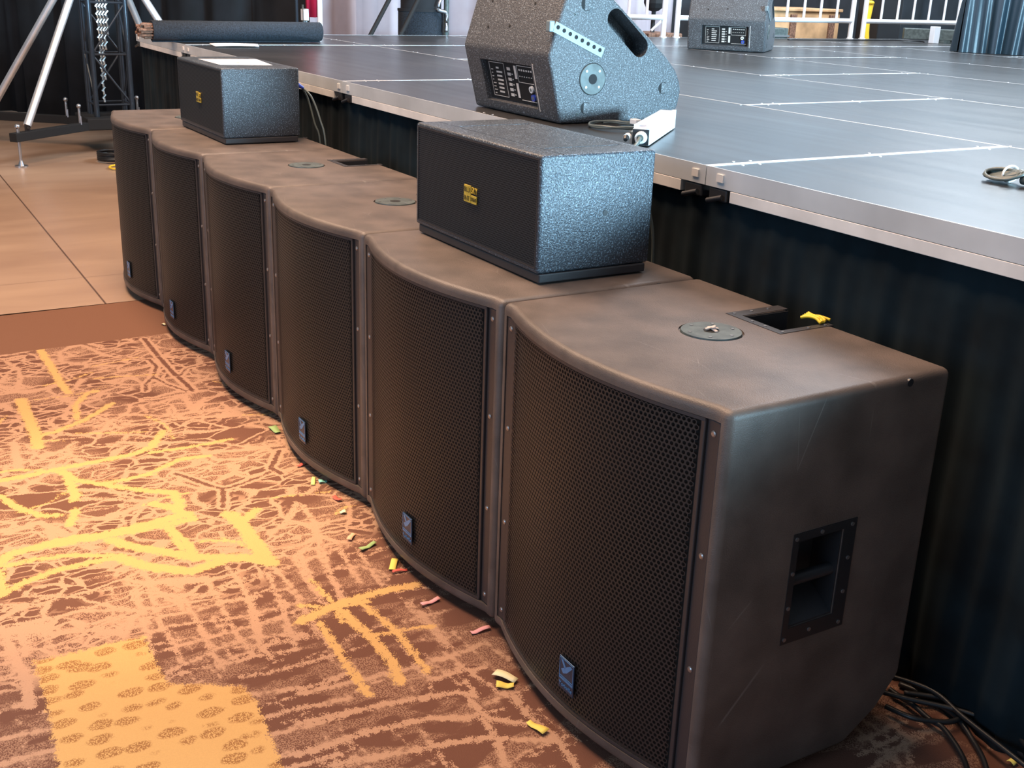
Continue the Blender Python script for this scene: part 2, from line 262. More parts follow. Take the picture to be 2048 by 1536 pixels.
CABLES=[[(4.539,0.727),(4.618,0.749),(4.686,0.761),(4.758,0.766),(4.857,0.755),(4.913,0.744)],[(4.563,0.672),(4.609,0.706),(4.64,0.737),(4.7,0.731),(4.768,0.698),(4.823,0.66),(4.872,0.617)],[(4.552,0.677),(4.581,0.679),(4.621,0.676),(4.674,0.67),(4.706,0.67),(4.757,0.648),(4.803,0.622),(4.852,0.58)],[(4.595,0.616),(4.652,0.629),(4.682,0.66),(4.705,0.698),(4.709,0.747),(4.701,0.783),(4.667,0.814),(4.632,0.815),(4.606,0.799)],[(4.585,0.686),(4.655,0.759),(4.703,0.781),(4.762,0.787),(4.848,0.767),(4.896,0.768)],[(4.62,0.766),(4.655,0.773),(4.698,0.777),(4.73,0.775)]]
CONFETTI=[(0.946,-0.051,0.969,-0.039,0.01,'cream'),(2.356,-0.029,2.419,-0.027,0.025,'green'),(2.724,-0.074,2.718,-0.051,0.012,'red'),(2.878,-0.079,2.826,-0.055,0.012,'lime'),(2.869,-0.056,2.873,-0.03,0.018,'teal'),(2.992,-0.056,3.028,-0.048,0.014,'red'),(3.101,-0.08,3.107,-0.062,0.016,'cream'),(3.28,-0.127,3.246,-0.098,0.014,'peach'),(3.35,-0.122,3.328,-0.067,0.014,'green'),(3.492,-0.091,3.442,-0.058,0.018,'yellow'),(3.505,-0.096,3.511,-0.053,0.01,'red'),(3.698,-0.104,3.688,-0.047,0.013,'pink'),(3.872,-0.053,3.872,0.001,0.013,'pink'),(4.051,-0.09,4.103,-0.061,0.022,'cream'),(4.093,-0.109,4.115,-0.075,0.02,'yellow'),(4.245,-0.116,4.296,-0.102,0.018,'yellow'),(4.843,0.72,4.86,0.721,0.02,'yellow'),(4.624,0.779,4.648,0.783,0.014,'red')]
# ---------------- floor and carpet ----------------
H = .858; W = .776; ZS = 1.099; YS = .721; X0 = -1.186
mb = MB(); mb.quad((-14, -9, 0), (14, -9, 0), (14, 16, 0), (-14, 16, 0)); fl = mb.build('floor', M['concrete']); tag(fl, kind='structure')
m = M['concrete']; q = NT(m)   # control joints sawn into the slab, stretched polishing marks
sx = q.n('ShaderNodeSeparateXYZ'); q.l(q.obj(), sx.inputs[0])
def jl(v, step, off, wd):
    a = q.math('ABSOLUTE', q.math('SUBTRACT', q.math('FRACT', q.math('DIVIDE', q.math('SUBTRACT', v, off), step)), .5))
    return q.step(a, .5-wd/step, .5-wd/step*.6)
yy = q.math('ADD', sx.outputs[1], q.math('MULTIPLY', sx.outputs[0], .018))
jm = q.math('MAXIMUM', jl(yy, 3.05, -.185, .006), jl(sx.outputs[0], 4.1, -.075, .0025))
mp = q.n('ShaderNodeMapping'); mp.inputs['Scale'].default_value = (1.2, .35, 1); q.l(q.obj(), mp.inputs[0])
c1 = q.mix(q.step(q.noise(2.2, 4, mp.outputs[0], .6), .3, .7), (.31, .20, .14), (.43, .295, .205))
q.l(q.mix(jm, c1, (.10, .055, .035)), q.b.inputs['Base Color'])

cx0, cx1, cy0, cy1, ds = .485, 6.4, -2.3, 1.25, .008
nx = int((cx1-cx0)/ds)+1; ny = int((cy1-cy0)/ds)+1
gx = cx0+np.arange(nx)*ds; gy = cy0+np.arange(ny)*ds
def field(strokes, cap=.12):
    F = np.full((nx, ny), cap, dtype=np.float32)
    for wd, P in strokes:
        hw = wd/2
        for (ax, ay), (bx, by) in zip(P[:-1], P[1:]):
            i0 = max(0, int((min(ax, bx)-cap-cx0)/ds)); i1 = min(nx, int((max(ax, bx)+cap-cx0)/ds)+2)
            j0 = max(0, int((min(ay, by)-cap-cy0)/ds)); j1 = min(ny, int((max(ay, by)+cap-cy0)/ds)+2)
            if i1 <= i0 or j1 <= j0: continue
            X = gx[i0:i1, None]; Y = gy[None, j0:j1]; dx = bx-ax; dy = by-ay; L = dx*dx+dy*dy+1e-9
            t = np.clip(((X-ax)*dx+(Y-ay)*dy)/L, 0, 1)
            d = np.hypot(X-ax-t*dx, Y-ay-t*dy)-hw*.92
            F[i0:i1, j0:j1] = np.minimum(F[i0:i1, j0:j1], d)
    return F
rr = random.Random(11)
GO = list(GOLD); TA = list(TAN); DK = list(DARK)
for k in range(60):      # the weave goes on beyond the part seen close up
    x = rr.uniform(1.2, 3.3); y = rr.uniform(-2.3, -1.25); a = rr.uniform(1.2, 1.9); L = rr.uniform(.2, .6)
    P = [(x, y), (x+math.cos(a)*L*.5+rr.uniform(-.05, .05), y+math.sin(a)*L*.5), (x+math.cos(a)*L, y+math.sin(a)*L)]
    if P[-1][1] < -1.1: (GO if k % 2 else TA).append((rr.uniform(.02, .04), P))
for k in range(95):
    hor = k % 2; x = rr.uniform(3.4, 6.4); y = rr.uniform(-2.3, -1.15) if k % 3 else rr.uniform(-1.1, 1.2)
    if y > -1.1 and x < 4.5: continue
    a = (0 if hor else PI/2)+rr.gauss(0, .16); L = rr.uniform(.3, .9)
    TA.append((rr.uniform(.01, .022), [(x, y), (x+math.cos(a)*L, y+math.sin(a)*L)]))
for k in range(190):     # thin threads of the crosshatch
    x = rr.uniform(3.15, 4.9); y = rr.uniform(-1.1, .0) if x < 4.4 else rr.uniform(-1.1, 1.1); a = (0 if k % 2 else PI/2)+rr.gauss(0, .13); L = rr.uniform(.06, .3)
    TA.append((rr.uniform(.001, .005), [(x, y), (x+math.cos(a)*L, y+math.sin(a)*L)]))
for k in range(70):
    x = rr.uniform(1.15, 3.2); y = rr.uniform(-1.0, -.02); a = PI/2+rr.gauss(0, .5); L = rr.uniform(.08, .3); b = rr.gauss(0, .4)
    (GO if k % 4 == 0 else TA).append((rr.uniform(.004, .012), [(x, y), (x+math.cos(a)*L/2, y+math.sin(a)*L/2), (x+math.cos(a)*L/2+math.cos(a+b)*L/2, y+math.sin(a)*L/2+math.sin(a+b)*L/2)]))
fg = field(GO); ft = field(TA); fd = field(DK)
def inpoly(P):
    X, Y = np.meshgrid(gx, gy, indexing='ij'); r = np.zeros(X.shape, bool); n = len(P)
    for i in range(n):
        (ax, ay), (bx, by) = P[i], P[(i+1) % n]
        if ay == by: continue
        c = ((ay > Y) != (by > Y)) & (X < (bx-ax)*(Y-ay)/(by-ay)+ax); r ^= c
    return r
fe = field([(0, BLOCK+[BLOCK[0]])]); ins = inpoly(BLOCK); fb = np.where(ins, -fe, fe).astype(np.float32)
V = np.empty((nx*ny, 3), np.float32); X, Y = np.meshgrid(gx, gy, indexing='ij'); V[:, 0] = X.ravel()+(.012-.02*Y.ravel())*(X.ravel() < cx0+.001); V[:, 1] = Y.ravel(); V[:, 2] = .006
idx = np.arange(nx*ny).reshape(nx, ny)
Fq = np.stack([idx[:-1, :-1], idx[1:, :-1], idx[1:, 1:], idx[:-1, 1:]], -1).reshape(-1, 4)
me = bpy.data.meshes.new('carpet'); me.vertices.add(len(V)); me.vertices.foreach_set('co', V.ravel())
me.loops.add(Fq.size); me.loops.foreach_set('vertex_index', Fq.ravel().astype(np.int32)); me.polygons.add(len(Fq)); me.polygons.foreach_set('loop_start', np.arange(0, Fq.size, 4, dtype=np.int32)); me.update(calc_edges=True)
for nm, F in (('gold', fg), ('tan', ft), ('dark', fd), ('block', fb)):
    me.attributes.new(nm, 'FLOAT', 'POINT').data.foreach_set('value', F.ravel())
ca = bpy.data.objects.new('carpet', me); COL.objects.link(ca)
tag(ca, 'brown carpet with tan and gold branch and crosshatch pattern, meeting bare concrete', 'carpet')
m = mat('patterned_carpet', (.2, .1, .06), .95, spec=.15); q = NT(m); me.materials.append(m)
def at(n):
    x = q.t.nodes.new('ShaderNodeAttribute'); x.attribute_name = n; return x.outputs['Fac']
sp = q.n('ShaderNodeSeparateXYZ'); q.l(q.obj(), sp.inputs[0]); px, py = sp.outputs[0], sp.outputs[1]
rag = q.math('MULTIPLY', q.math('SUBTRACT', q.noise(70, 4), .5), .036)
tuft = q.math('MULTIPLY', q.math('SUBTRACT', q.noise(300, 1), .5), .030)
jit = q.math('ADD', rag, tuft)
def mask(v, s=.0012): return q.step(q.math('ADD', v, jit), s, -s)
mg, mt, md_, mbk = mask(at('gold')), mask(at('tan')), mask(at('dark')), mask(at('block'))
# fine branching between the big strokes
def cracks(scale, stretch, wd, off):
    mp = q.n('ShaderNodeMapping'); mp.inputs['Scale'].default_value = stretch; mp.inputs['Location'].default_value = (off, off, 0)
    nz = q.t.nodes.new('ShaderNodeTexNoise'); nz.inputs['Scale'].default_value = 9; q.l(q.obj(), nz.inputs['Vector'])
    ad = q.t.nodes.new('ShaderNodeVectorMath'); ad.operation = 'MULTIPLY_ADD'; q.l(nz.outputs['Color'], ad.inputs[0]); ad.inputs[1].default_value = (.09, .09, 0); q.l(q.obj(), ad.inputs[2])
    q.l(ad.outputs[0], mp.inputs[0])
    v = q.n('ShaderNodeTexVoronoi'); v.feature = 'DISTANCE_TO_EDGE'; v.inputs['Scale'].default_value = scale; q.l(mp.outputs[0], v.inputs['Vector'])
    return q.step(q.math('ADD', v.outputs['Distance'], q.math('MULTIPLY', q.math('SUBTRACT', q.noise(200, 2), .5), .12)), wd, wd-.015)
branch = q.math('MAXIMUM', cracks(10, (1, .55, 1), .05, 3), q.math('MULTIPLY', cracks(24, (1, .5, 1), .07, 7), q.step(q.noise(4, 2), .42, .5)))
speck = q.math('MULTIPLY', q.step(q.noise(300, 1), .50, .54), q.step(q.noise(3.3, 2), .46, .56))
fine_b = q.math('MAXIMUM', branch, q.math('MULTIPLY', speck, .85))
left = q.step(q.math('ADD', px, q.math('MULTIPLY', py, .35)), 3.28, 3.2)      # branch motif on one side, crosshatch on the other
mw = q.n('ShaderNodeMapping'); mw.inputs['Scale'].default_value = (1, .45, 1); q.l(q.obj(), mw.inputs[0])
stip = q.math('MULTIPLY', q.step(q.noise(300, 1), .46, .54), q.step(q.noise(11, 3, mw.outputs[0]), .49, .53))
fine = q.math('ADD', q.math('MULTIPLY', fine_b, left), q.math('MULTIPLY', q.math('MULTIPLY', stip, .55), q.math('SUBTRACT', 1, left)))
DARKC, TANC, GOLDC = (.140, .062, .042), (.45, .265, .172), (.58, .345, .135)
lowg = q.step(q.noise(1.7, 2), .44, .56)
c = q.mix(fine, DARKC, TANC)
# tan halo around dark branches
fdv = q.math('ADD', at('dark'), q.math('MULTIPLY', jit, .5))
halo = q.math('MULTIPLY', q.step(fdv, .015, .012), q.step(fdv, -.001, .001))
c = q.mix(q.math('MULTIPLY', halo, left), c, TANC)
c = q.mix(q.step(fdv, .001, -.001), c, DARKC)
c = q.mix(mt, c, TANC)
# gold block: gold ground with stippled islands
mv = q.n('ShaderNodeMapping'); mv.inputs['Scale'].default_value = (1.25, .8, 1); q.l(q.obj(), mv.inputs[0])
vo = q.n('ShaderNodeTexVoronoi'); vo.inputs['Scale'].default_value = 17; vo.inputs['Randomness'].default_value = .55; q.l(mv.outputs[0], vo.inputs['Vector'])
isl = q.step(q.math('ADD', vo.outputs['Distance'], q.math('MULTIPLY', q.noise(28, 3), .34)), .60, .50)
sg = q.math('MULTIPLY', isl, q.step(q.noise(300, 1), .44, .50))
c = q.mix(mbk, c, q.mix(sg, GOLDC, (.30, .14, .05)))
c = q.mix(mg, c, GOLDC)
plain = q.step(q.math('ADD', q.math('SUBTRACT', px, q.math('MULTIPLY', py, -.02)), q.math('MULTIPLY', rag, .2)), 1.088, 1.084)
c = q.mix(plain, c, (.185, .09, .056))
c = q.mix(q.math('MULTIPLY', q.noise(420, 2), .22), c, (.1, .05, .03))
q.l(c, q.b.inputs['Base Color']); q.bump(q.noise(380, 2), .5, .002)

# ---------------- stage ----------------
def deck(x0, x1, j, label):
    y0 = YS+1.22*j; L = x1-x0; e = empty('stage_deck', (x0, y0, 0), label, 'stage panel', 'stage platform panels'); g = .002
    mb = MB(); ex = .011; ey = .0035
    mb.box(g+ex, g+ey, ZS-.02, L-g-ex, 1.22-g-ey, ZS, mi=0); mb.build('deck_board', M['deck'], e)
    mb = MB()
    for a in ((g, g, L-g, g+ey), (g, 1.22-g-ey, L-g, 1.22-g), (g, g+ey, g+ex, 1.22-g-ey), (L-g-ex, g+ey, L-g, 1.22-g-ey)):
        mb.box(a[0], a[1], ZS-.050, a[2], a[3], ZS+.0006)
    mb.build('frame', M['alu'], e)
    mb = MB(); mb.box(.10, g-.0004, ZS-.081, L-.10, g+.03, ZS-.0515, .001); mb.build('lower_rail', M['alu2'], e)
    for lx in (.06, L-.06):
        for ly in (.06, 1.16):
            mb = MB(); mb.cyl((lx, ly, 0), (lx, ly, ZS-.021), .024, n=10); mb.build('leg', M['dirtyalu'], e)
    if j == 0:
        for lx in (.05, L-.05):
            mb = MB(); mb.box(lx-.035, .004, ZS-.085, lx+.035, .05, ZS-.052, .004); mb.cyl((lx-.02, -.012, ZS-.085), (lx+.03, -.006, ZS-.07), .007); mb.build('leg_clamp', M['plastic'], e)
            mb = MB(); mb.box(lx-.004, -.002, ZS-.034, lx+.022, g, ZS-.014); mb.build('sticker', M['alu2'], e)
    k = 0
    for u in ((.03, .10), (.03, .16), (.03, .62), (.03, 1.1), (L-.03, .12), (L-.03, .18), (L-.03, .64), (L-.03, 1.12), (L/2, .02), (L/2+.06, .02), (L/2, 1.20), (L*.75, .02)):
        mb = MB(); mb.cyl((u[0], u[1], ZS-.001), (u[0], u[1], ZS+.0012), .0042, n=8); mb.build('screw_head', M['white_metal'], e)
    return e
rows = []
for j in range(7):
    xs = [-2.406]+[X0+2.44*i for i in range(3)]+[6.134] if j % 2 == 0 else [-2.406, -1.186, .034, 2.474, 4.914, 7.354]
    if j % 2 == 0: xs.append(7.354)
    for a, b in zip(xs[:-1], xs[1:]): rows.append((a, b, j))
names = ['front row', 'second row', 'third row', 'fourth row', 'fifth row', 'sixth row', 'rearmost row']
pos = ['first from far end', 'second from far end', 'third from far end', 'fourth from far end', 'fifth from far end']
for a, b, j in rows:
    order = [r for r in rows if r[2] == j]; k = order.index((a, b, j))
    deck(a, b, j, 'black stage panel edged in aluminium, %s, %s' % (names[j], pos[k]))
# pleated skirt under the front edge
mb = MB(); N = 900; xa, xb = -2.40, 7.3; rs = random.Random(3); ph = [rs.uniform(0, 6.28) for _ in range(6)]
def sk(u, v):
    x = xa+(xb-xa)*u; z = .003+(1.028-.003)*v
    a = .005*math.sin(x*62+ph[0]+1.5*math.sin(x*3))+.006*math.sin(x*37+ph[1])+.004*math.sin(x*101+ph[2])
    return (x+.012*math.sin(z*5+x*9)*(1-v), YS+.030-.012*(1-v)+a*(1.1-.75*v), z-.008*max(0, math.sin((x-X0-.6)/2.44*2*PI))*(v > .98))
mb.grid(sk, N, 10); s_ = mb.build('stage_skirt', M['skirt'], recalc=False); tag(s_, 'black pleated cloth skirt hanging from the front edge of the stage', 'stage skirt')
md = s_.modifiers.new('s', 'SOLIDIFY'); md.thickness = .002
# ---------------- subwoofers ----------------
SW = W-.004
def bulge(x):   # front outline, y (negative = towards the room)
    if x <= .04 or x >= SW-.04: return 0.0
    t = (x-SW/2)/(SW/2-.04); return -.062*(1-abs(t)**1.9)
def make_sub():
    root = empty('subwoofer', (0, 0, 0), 'x', 'subwoofer', 'subwoofers standing in a row along the stage')
    n = 40; xs = [SW*i/n for i in range(n+1)]
    out = [(x, bulge(x)) for x in xs]+[(SW, .567), (0, .567)]
    mb = MB(); mb.prism(out, .032, H, lambda u, v, t: (u, v, t))
    bm = mb.b; bm.normal_update(); bmesh.ops.recalc_face_normals(bm, faces=bm.faces)
    es = [e for e in bm.edges if e.calc_face_angle(0) > .6]
    bmesh.ops.bevel(bm, geom=es, offset=.016, segments=4, affect='EDGES', profile=.5)
    cab = mb.build('cabinet', M['coat'], root)
    # front recess for the grille
    xi = [.022+(SW-.044)*i/n for i in range(n+1)]
    poly = [(x, bulge(x)+.014) for x in xi]+[(SW-.022, -.2), (.022, -.2)]
    c = MB(); c.prism(poly, .062, H-.026, lambda u, v, t: (u, v, t)); cut(cab, c)
    # castor chamfer at the lower back, cable cup in the top, handle cup in the side
    c = MB(); c.prism([(.40, -.05), (.40, .032), (.50, .10), (.60, .225), (.7, .225), (.7, -.05)], -.1, 1, lambda u, v, t: (t, u, v)); cut(cab, c)
    c = MB(); c.box(.318, .432, H-.10, .437, .60, H+.1); cut(cab, c)
    c = MB(); c.box(SW-.075, .205, .380, SW+.1, .322, .566); cut(cab, c)
    c = MB(); c.cyl((.378, .289, H-.004), (.378, .289, H+.05), .069, n=48); cut(cab, c)
    smoothshade(cab, 32)
    mb = MB(); zz = .07  # driver baffle behind the mesh
    mb.prism([(x, bulge(x)+.0130) for x in xi]+[(xi[-1], .03), (xi[0], .03)], .060, H-.024, lambda u, v, t: (u, v, t)); mb.build('foam_lining', M['foam'], root)
    g = perforated(.066, SW-.066, .066, H-.030, .0105, .0040, lambda x, z: (x, bulge(x)+.004, z), 'grille', M['grille'], root)
    mb = MB(); ed = []
    for s in (0, 1):
        X = lambda x: SW-x if s else x
        x0, x1 = sorted((X(.0235), X(.058))); mb = MB(); mb.box(x0, .002, .0635, x1, .012, H-.0275, .002)
        xa, xb = sorted((X(.058), X(.070))); mb.box(xa, -.004, .0635, xb, .010, H-.0275, .002)
        st = mb.build('grille_flange', M['trim'], root)
        for z in (.088, .326, .566, .806):
            q_ = MB(); q_.cyl((X(.040), .001, z), (X(.040), .006, z), .0062, .0062, n=12); q_.cyl((X(.040), -.0005, z), (X(.040), .001, z), .0042, .0062, n=12)
            q_.build('screw', M['screw'], root)
    # rims above and below the mesh
    for za, zb in ((H-.034, H-.0275), (.0635, .070)):
        mb = MB(); mb.prism([(x, bulge(x)+.002) for x in xi if .05 < x < SW-.05]+[(SW-.06, .02), (.06, .02)], za, zb, lambda u, v, t: (u, v, t)); mb.build('grille_rim', M['trim'], root)
    # badge on the mesh
    by = bulge(.42)+.0015
    mb = MB(); mb.box(.393, by-.003, .106, .449, by, .184, .001); bd = mb.build('badge', M['badge'], root)
    mb = MB(); y = by-.0036
    for a in ((.395, .136, .447, .1375), (.395, .1865, .447, .188), (.395, .136, .3965, .188), (.4455, .136, .447, .188), (.397, .1385, .445, .1405), (.397, .143, .445, .1445)): mb.box(a[0], y, a[1], a[2], y+.0006, a[3])
    mb.prism([(.400, .184), (.408, .184), (.418, .172), (.416, .164)], y, y+.0006, lambda u, v, t: (u, t, v))
    mb.prism([(.442, .180), (.436, .184), (.402, .160), (.410, .152), (.424, .160)], y, y+.0006, lambda u, v, t: (u, t, v))
    bmesh.ops.translate(mb.b, vec=(0, 0, -.006), verts=mb.b.verts[:]); mb.build('emblem', M['badgeprint'], bd)
    Tt = Matrix.Translation((.421, y, .118)) @ Matrix.Rotation(PI/2, 4, 'X')
    text_part('lettering', 'Yorkville', .0135, Tt, M['badgeprint'], bd)
    # pole socket plate
    mb = MB(); mb.cyl((.378, .289, H-.004), (.378, .289, H+.0022), .0655, .064, n=48); mb.cyl((.378, .289, H-.0045), (.378, .289, H+.0026), .017, n=24, mi=1)
    for k in range(6): a = k*PI/3+.3; mb.cyl((.378+.05*math.cos(a), .289+.05*math.sin(a), H+.001), (.378+.05*math.cos(a), .289+.05*math.sin(a), H+.0032), .004, n=8, mi=2)
    mb.build('pole_socket', [M['bluegrey'], M['black'], M['screw']], root, smooth=30)
    # cable cup in the top
    mb = MB(); z = H+.0012
    for a in ((.284, .410, .316, .566), (.439, .410, .457, .566), (.316, .410, .439, .430)): mb.box(a[0], a[1], H-.003, a[2], a[3], z)
    mb.box(.3185, .4325, H-.099, .4365, .564, H-.094); mb.box(.3185, .4325, H-.094, .3205, .564, H-.003); mb.box(.4345, .4325, H-.094, .4365, .564, H-.003); mb.box(.3205, .4325, H-.094, .4345, .4345, H-.003)
    cup = mb.build('cable_cup', M['trim'], root)
    for p in ((.296, .425), (.296, .475), (.296, .525), (.36, .420), (.40, .420), (.448, .425), (.448, .50), (.448, .55)):
        s = MB(); s.cyl((p[0], p[1], z-.001), (p[0], p[1], z+.0014), .0038, n=8); s.build('screw', M['screw'], cup)
    # side handle
    x = SW; mb = MB()
    for a in ((.189, .345, .204, .584), (.323, .345, .356, .584), (.204, .345, .323, .379), (.204, .567, .323, .584)): mb.box(x-.002, a[0], a[1], x+.0015, a[2], a[3])
    mb.box(x-.074, .2055, .3805, x-.070, .3215, .5655); mb.box(x-.07, .2055, .3805, x-.002, .2075, .5655); mb.box(x-.07, .3195, .3805, x-.002, .3215, .5655); mb.box(x-.07, .2075, .5635, x-.002, .3195, .5655)
    hd = mb.build('side_handle', M['plastic'], root)
    mb = MB(); mb.prism([(-.070, .3805), (-.002, .3805), (-.002, .383), (-.070, .428)], .2076, .3194, lambda u, v, t: (x+u, t, v)); mb.build('handle_well', M['trim'], hd)
    mb = MB(); mb.cyl((x-.020, .2076, .472), (x-.020, .3194, .472), .0125, n=20); mb.build('grip', M['trim'], hd, smooth=40)
    for p in ((.197, .356), (.197, .425), (.197, .500), (.197, .573), (.262, .362), (.262, .575), (.343, .356), (.343, .425), (.343, .500), (.343, .573)):
        s = MB(); s.cyl((x+.001, p[0], p[1]), (x+.0035, p[0], p[1]), .0042, n=10); s.build('screw', M['screw'], hd)
    mb = MB(); mb.cyl((x-.004, .448, H-.012), (x+.0008, .448, H-.012), .008, n=14); mb.build('plug', M['plastic'], root)
    for yy_ in (.06, .30):
        mb = MB(); mb.box(.05, yy_, .0062, SW-.05, yy_+.06, .033, .004); mb.build('skid', M['plastic'], root)
    for xx in (.09, SW-.09):
        mb = MB(); mb.cyl((xx-.016, .475, .046), (xx+.016, .475, .046), .0395, n=24); mb.box(xx-.022, .455, .045, xx+.022, .50, .118, .003, mi=1)
        mb.build('castor', [M['plastic'], M['steel']], root, smooth=40)
    return root
sub = make_sub()
lab = ['black curved-front subwoofer at the far end of the row, farthest from camera',
       'black curved-front subwoofer second from the far end, under the far small speaker',
       'black curved-front subwoofer third from the far end, its top cable cup bare',
       'black curved-front subwoofer with blue badge, just left of the near small speaker',
       'black curved-front subwoofer with bright blue badge, carrying the near small speaker',
       'nearest black curved-front subwoofer, its side handle and yellow ties in view']
SUBS = []
for i in range(6):
    o = sub if i == 0 else copy_tree(sub); o.location = (W*i+.002, 0, 0); o['label'] = lab[i]; SUBS.append(o)
# yellow cable ties at the cup of the nearest one, debris in its socket
e = empty('cable_tie_bundle', (W*5+.420, .552, H), 'small bundle of bright yellow ties lying at the cup of the nearest subwoofer', 'cable ties')
for k in range(5):
    a = 0; mb = MB(); y0 = (k-2)*.005
    mb.tube(spline([(-.030, y0-.006, .004+.002*k), (-.014, y0+.004*math.sin(k), .009), (.008, y0, .011+.002*(k % 2)), (.024, y0+.008*math.sin(k*2), .004+.001*k)], 4), .0035, 6); mb.build('tie', M['yellow'], e)

e = empty('paper_scrap', (W*5+.380, .291, H+.003), 'crumpled pale scrap lying in the pole socket of the nearest subwoofer', 'scrap')
for k in range(4):
    a = k*1.5; mb = MB(); mb.box(-.012, -.0035, 0, .012, .0035, .003, .001, T=Matrix.Translation((.004*math.cos(a), .004*math.sin(a), .001+.001*k)) @ Matrix.Rotation(a, 4, 'Z') @ Matrix.Rotation(.2, 4, 'Y')); mb.build('shred', M['c_scrap'], e)
# ---------------- small speakers on the row ----------------
def make_small():
    root = empty('small_speaker', (0, 0, 0), 'x', 'speaker', 'small box speakers on the subwoofers')
    L, D_, z0, z1 = .648, .330, .022, .302
    mb = MB(); mb.box(0, 0, z0, L, D_, z1, .007, seg=3); cab = mb.build('cabinet', M['lacquer'], root)
    c = MB(); c.box(.010, -.02, z0+.010, L-.010, .006, z1-.008); cut(cab, c)
    c = MB(); c.box(-.1, .060, z1-.002, L+.1, .0625, z1+.1); cut(cab, c)
    for x in (.115, .545):
        c = MB(); c.box(x, .07, z1-.002, x+.006, D_-.04, z1+.1); cut(cab, c)
    smoothshade(cab)
    mb = MB(); mb.box(.0105, .0035, z0+.0105, L-.0105, .0058, z1-.0085); mb.build('foam_lining', M['foam'], root)
    perforated(.012, L-.012, z0+.012, z1-.010, .0062, .0024, lambda x, z: (x, .0005, z), 'grille', M['finegrille'], root)
    mb = MB()
    for a in ((.0105, z0+.0105, .014, z1-.0085), (L-.014, z0+.0105, L-.0105, z1-.0085), (.014, z0+.0105, L-.014, z0+.0145), (.014, z1-.0125, L-.014, z1-.0085)): mb.box(a[0], -.0005, a[1], a[2], .0034, a[3])
    mb.build('grille_rim', M['trim'], root)
    mb = MB(); mb.box(.012, .004, 0, L+.003, D_-.012, z0-.0002, .003); mb.build('foot_plate', M['trim'], root)
    mb = MB(); mb.cyl((L-.002, .188, .157), (L+.0012, .188, .157), .007, n=14); mb.build('plug', M['plastic'], root)
    mb = MB(); zc = .157; xc = .322
    mb.box(xc-.036, -.004, zc-.022, xc-.001, -.0006, zc+.022, .0008); mb.box(xc+.001, -.004, zc-.022, xc+.030, -.0006, zc-.001, .0008)
    bd = mb.build('badge', M['gold'], root)
    R9 = Matrix.Rotation(PI/2, 4, 'X')
    text_part('lettering', 'BLU', .018, Matrix.Translation((xc-.0185, -.0045, zc+.010)) @ R9 @ Matrix.Diagonal((.95, 1, 1, 1)), M['goldtext'], bd)
    text_part('lettering', 'SKY', .024, Matrix.Translation((xc+.018, -.003, zc+.011)) @ R9 @ Matrix.Diagonal((.8, 1, 1, 1)), M['gold'], bd, .001)
    text_part('lettering', 'INT', .018, Matrix.Translation((xc-.0185, -.0045, zc-.012)) @ R9 @ Matrix.Diagonal((.95, 1, 1, 1)), M['goldtext'], bd)
    text_part('lettering', 'SOUND', .014, Matrix.Translation((xc+.0155, -.0045, zc-.0115)) @ R9 @ Matrix.Diagonal((.62, 1, 1, 1)), M['goldtext'], bd)
    return root
sp1 = make_small(); sp1.location = (3.139, .150, H+.0036); sp1['label'] = 'near black box speaker with yellow square badge, on the fifth subwoofer'
sp2 = copy_tree(sp1); sp2.location = (.690, .163, H+.0036); sp2['label'] = 'far black box speaker with a white sheet of paper lying on top'
def speaker_cable(base, pts, pts2, label):
    e = empty('speaker_cable', base, label, 'cable', 'cables from the small speakers')
    for k, P in enumerate(pts2): 
        mb = MB(); mb.tube(spline(P, 8), .0042, 8); mb.build('cord', M['greycable'], e)
    mb = MB(); a, b = pts; mb.cyl(a, b, .0155, n=18); mb.cyl(b, (b[0]+.006, b[1]+.022, b[2]-.012), .010, .006, n=14); mb.build('plug', M['blue'], e, smooth=40)
speaker_cable((3.62, .4815, 1.095), ((0, 0, 0), (0, .026, 0)), [[(.006, .045, -.012), (.012, .08, -.05), (.016, .11, -.12), (.02, .128, -.24), (.02, .125, -.55), (.02, .12, -1.0)]], 'grey cable with blue plug hanging behind the near small speaker')
speaker_cable((1.25, .4945, 1.085), ((0, 0, 0), (0, .026, 0)), [[(.004, .045, -.01), (.03, .075, -.05), (.06, .10, -.14), (.08, .115, -.25), (.08, .12, -.6), (.08, .12, -1.0)], [(0, .045, -.014), (.0, .07, -.06), (.02, .09, -.16), (.03, .11, -.25), (.03, .115, -.6), (.03, .115, -1.0)]], 'pair of grey cables with blue plug hanging behind the far small speaker')
def paper(name, P, z, label, red=False, curl=.0):
    mb = MB(); P = [Vector(p) for p in P]
    def f(u, v):
        p = P[0].lerp(P[1], u).lerp(P[3].lerp(P[2], u), v); return (p.x, p.y, z+curl*(u*(1-u)*3+v*v))
    mb.grid(f, 8, 8); o = mb.build(name, M['white'], recalc=False); md = o.modifiers.new('s', 'SOLIDIFY'); md.thickness = .0004; tag(o, label, 'paper')
    if red:
        for (u, v, s) in ((.3, .35, .08), (.5, .5, .1), (.62, .3, .06), (.45, .72, .07)):
            k = MB(); c = P[0].lerp(P[1], u).lerp(P[3].lerp(P[2], u), v); k.box(c.x-s*.5, c.y-s*.2, z+.0006, c.x+s*.5, c.y+s*.2, z+.0010); k.build('print', M['redprint'], o)
    return o
paper('paper_sheet', [(.846, .215), (.866, .470), (1.215, .424), (1.175, .212)], H+.3065, 'white printed sheet lying on top of the far small speaker', True)
paper('paper_sheet', [(-1.30, .905), (-1.25, 1.20), (-.93, 1.10), (-.94, .835)], ZS+.002, 'white sheet of paper lying on the stage in front of the felt roll', curl=.004)

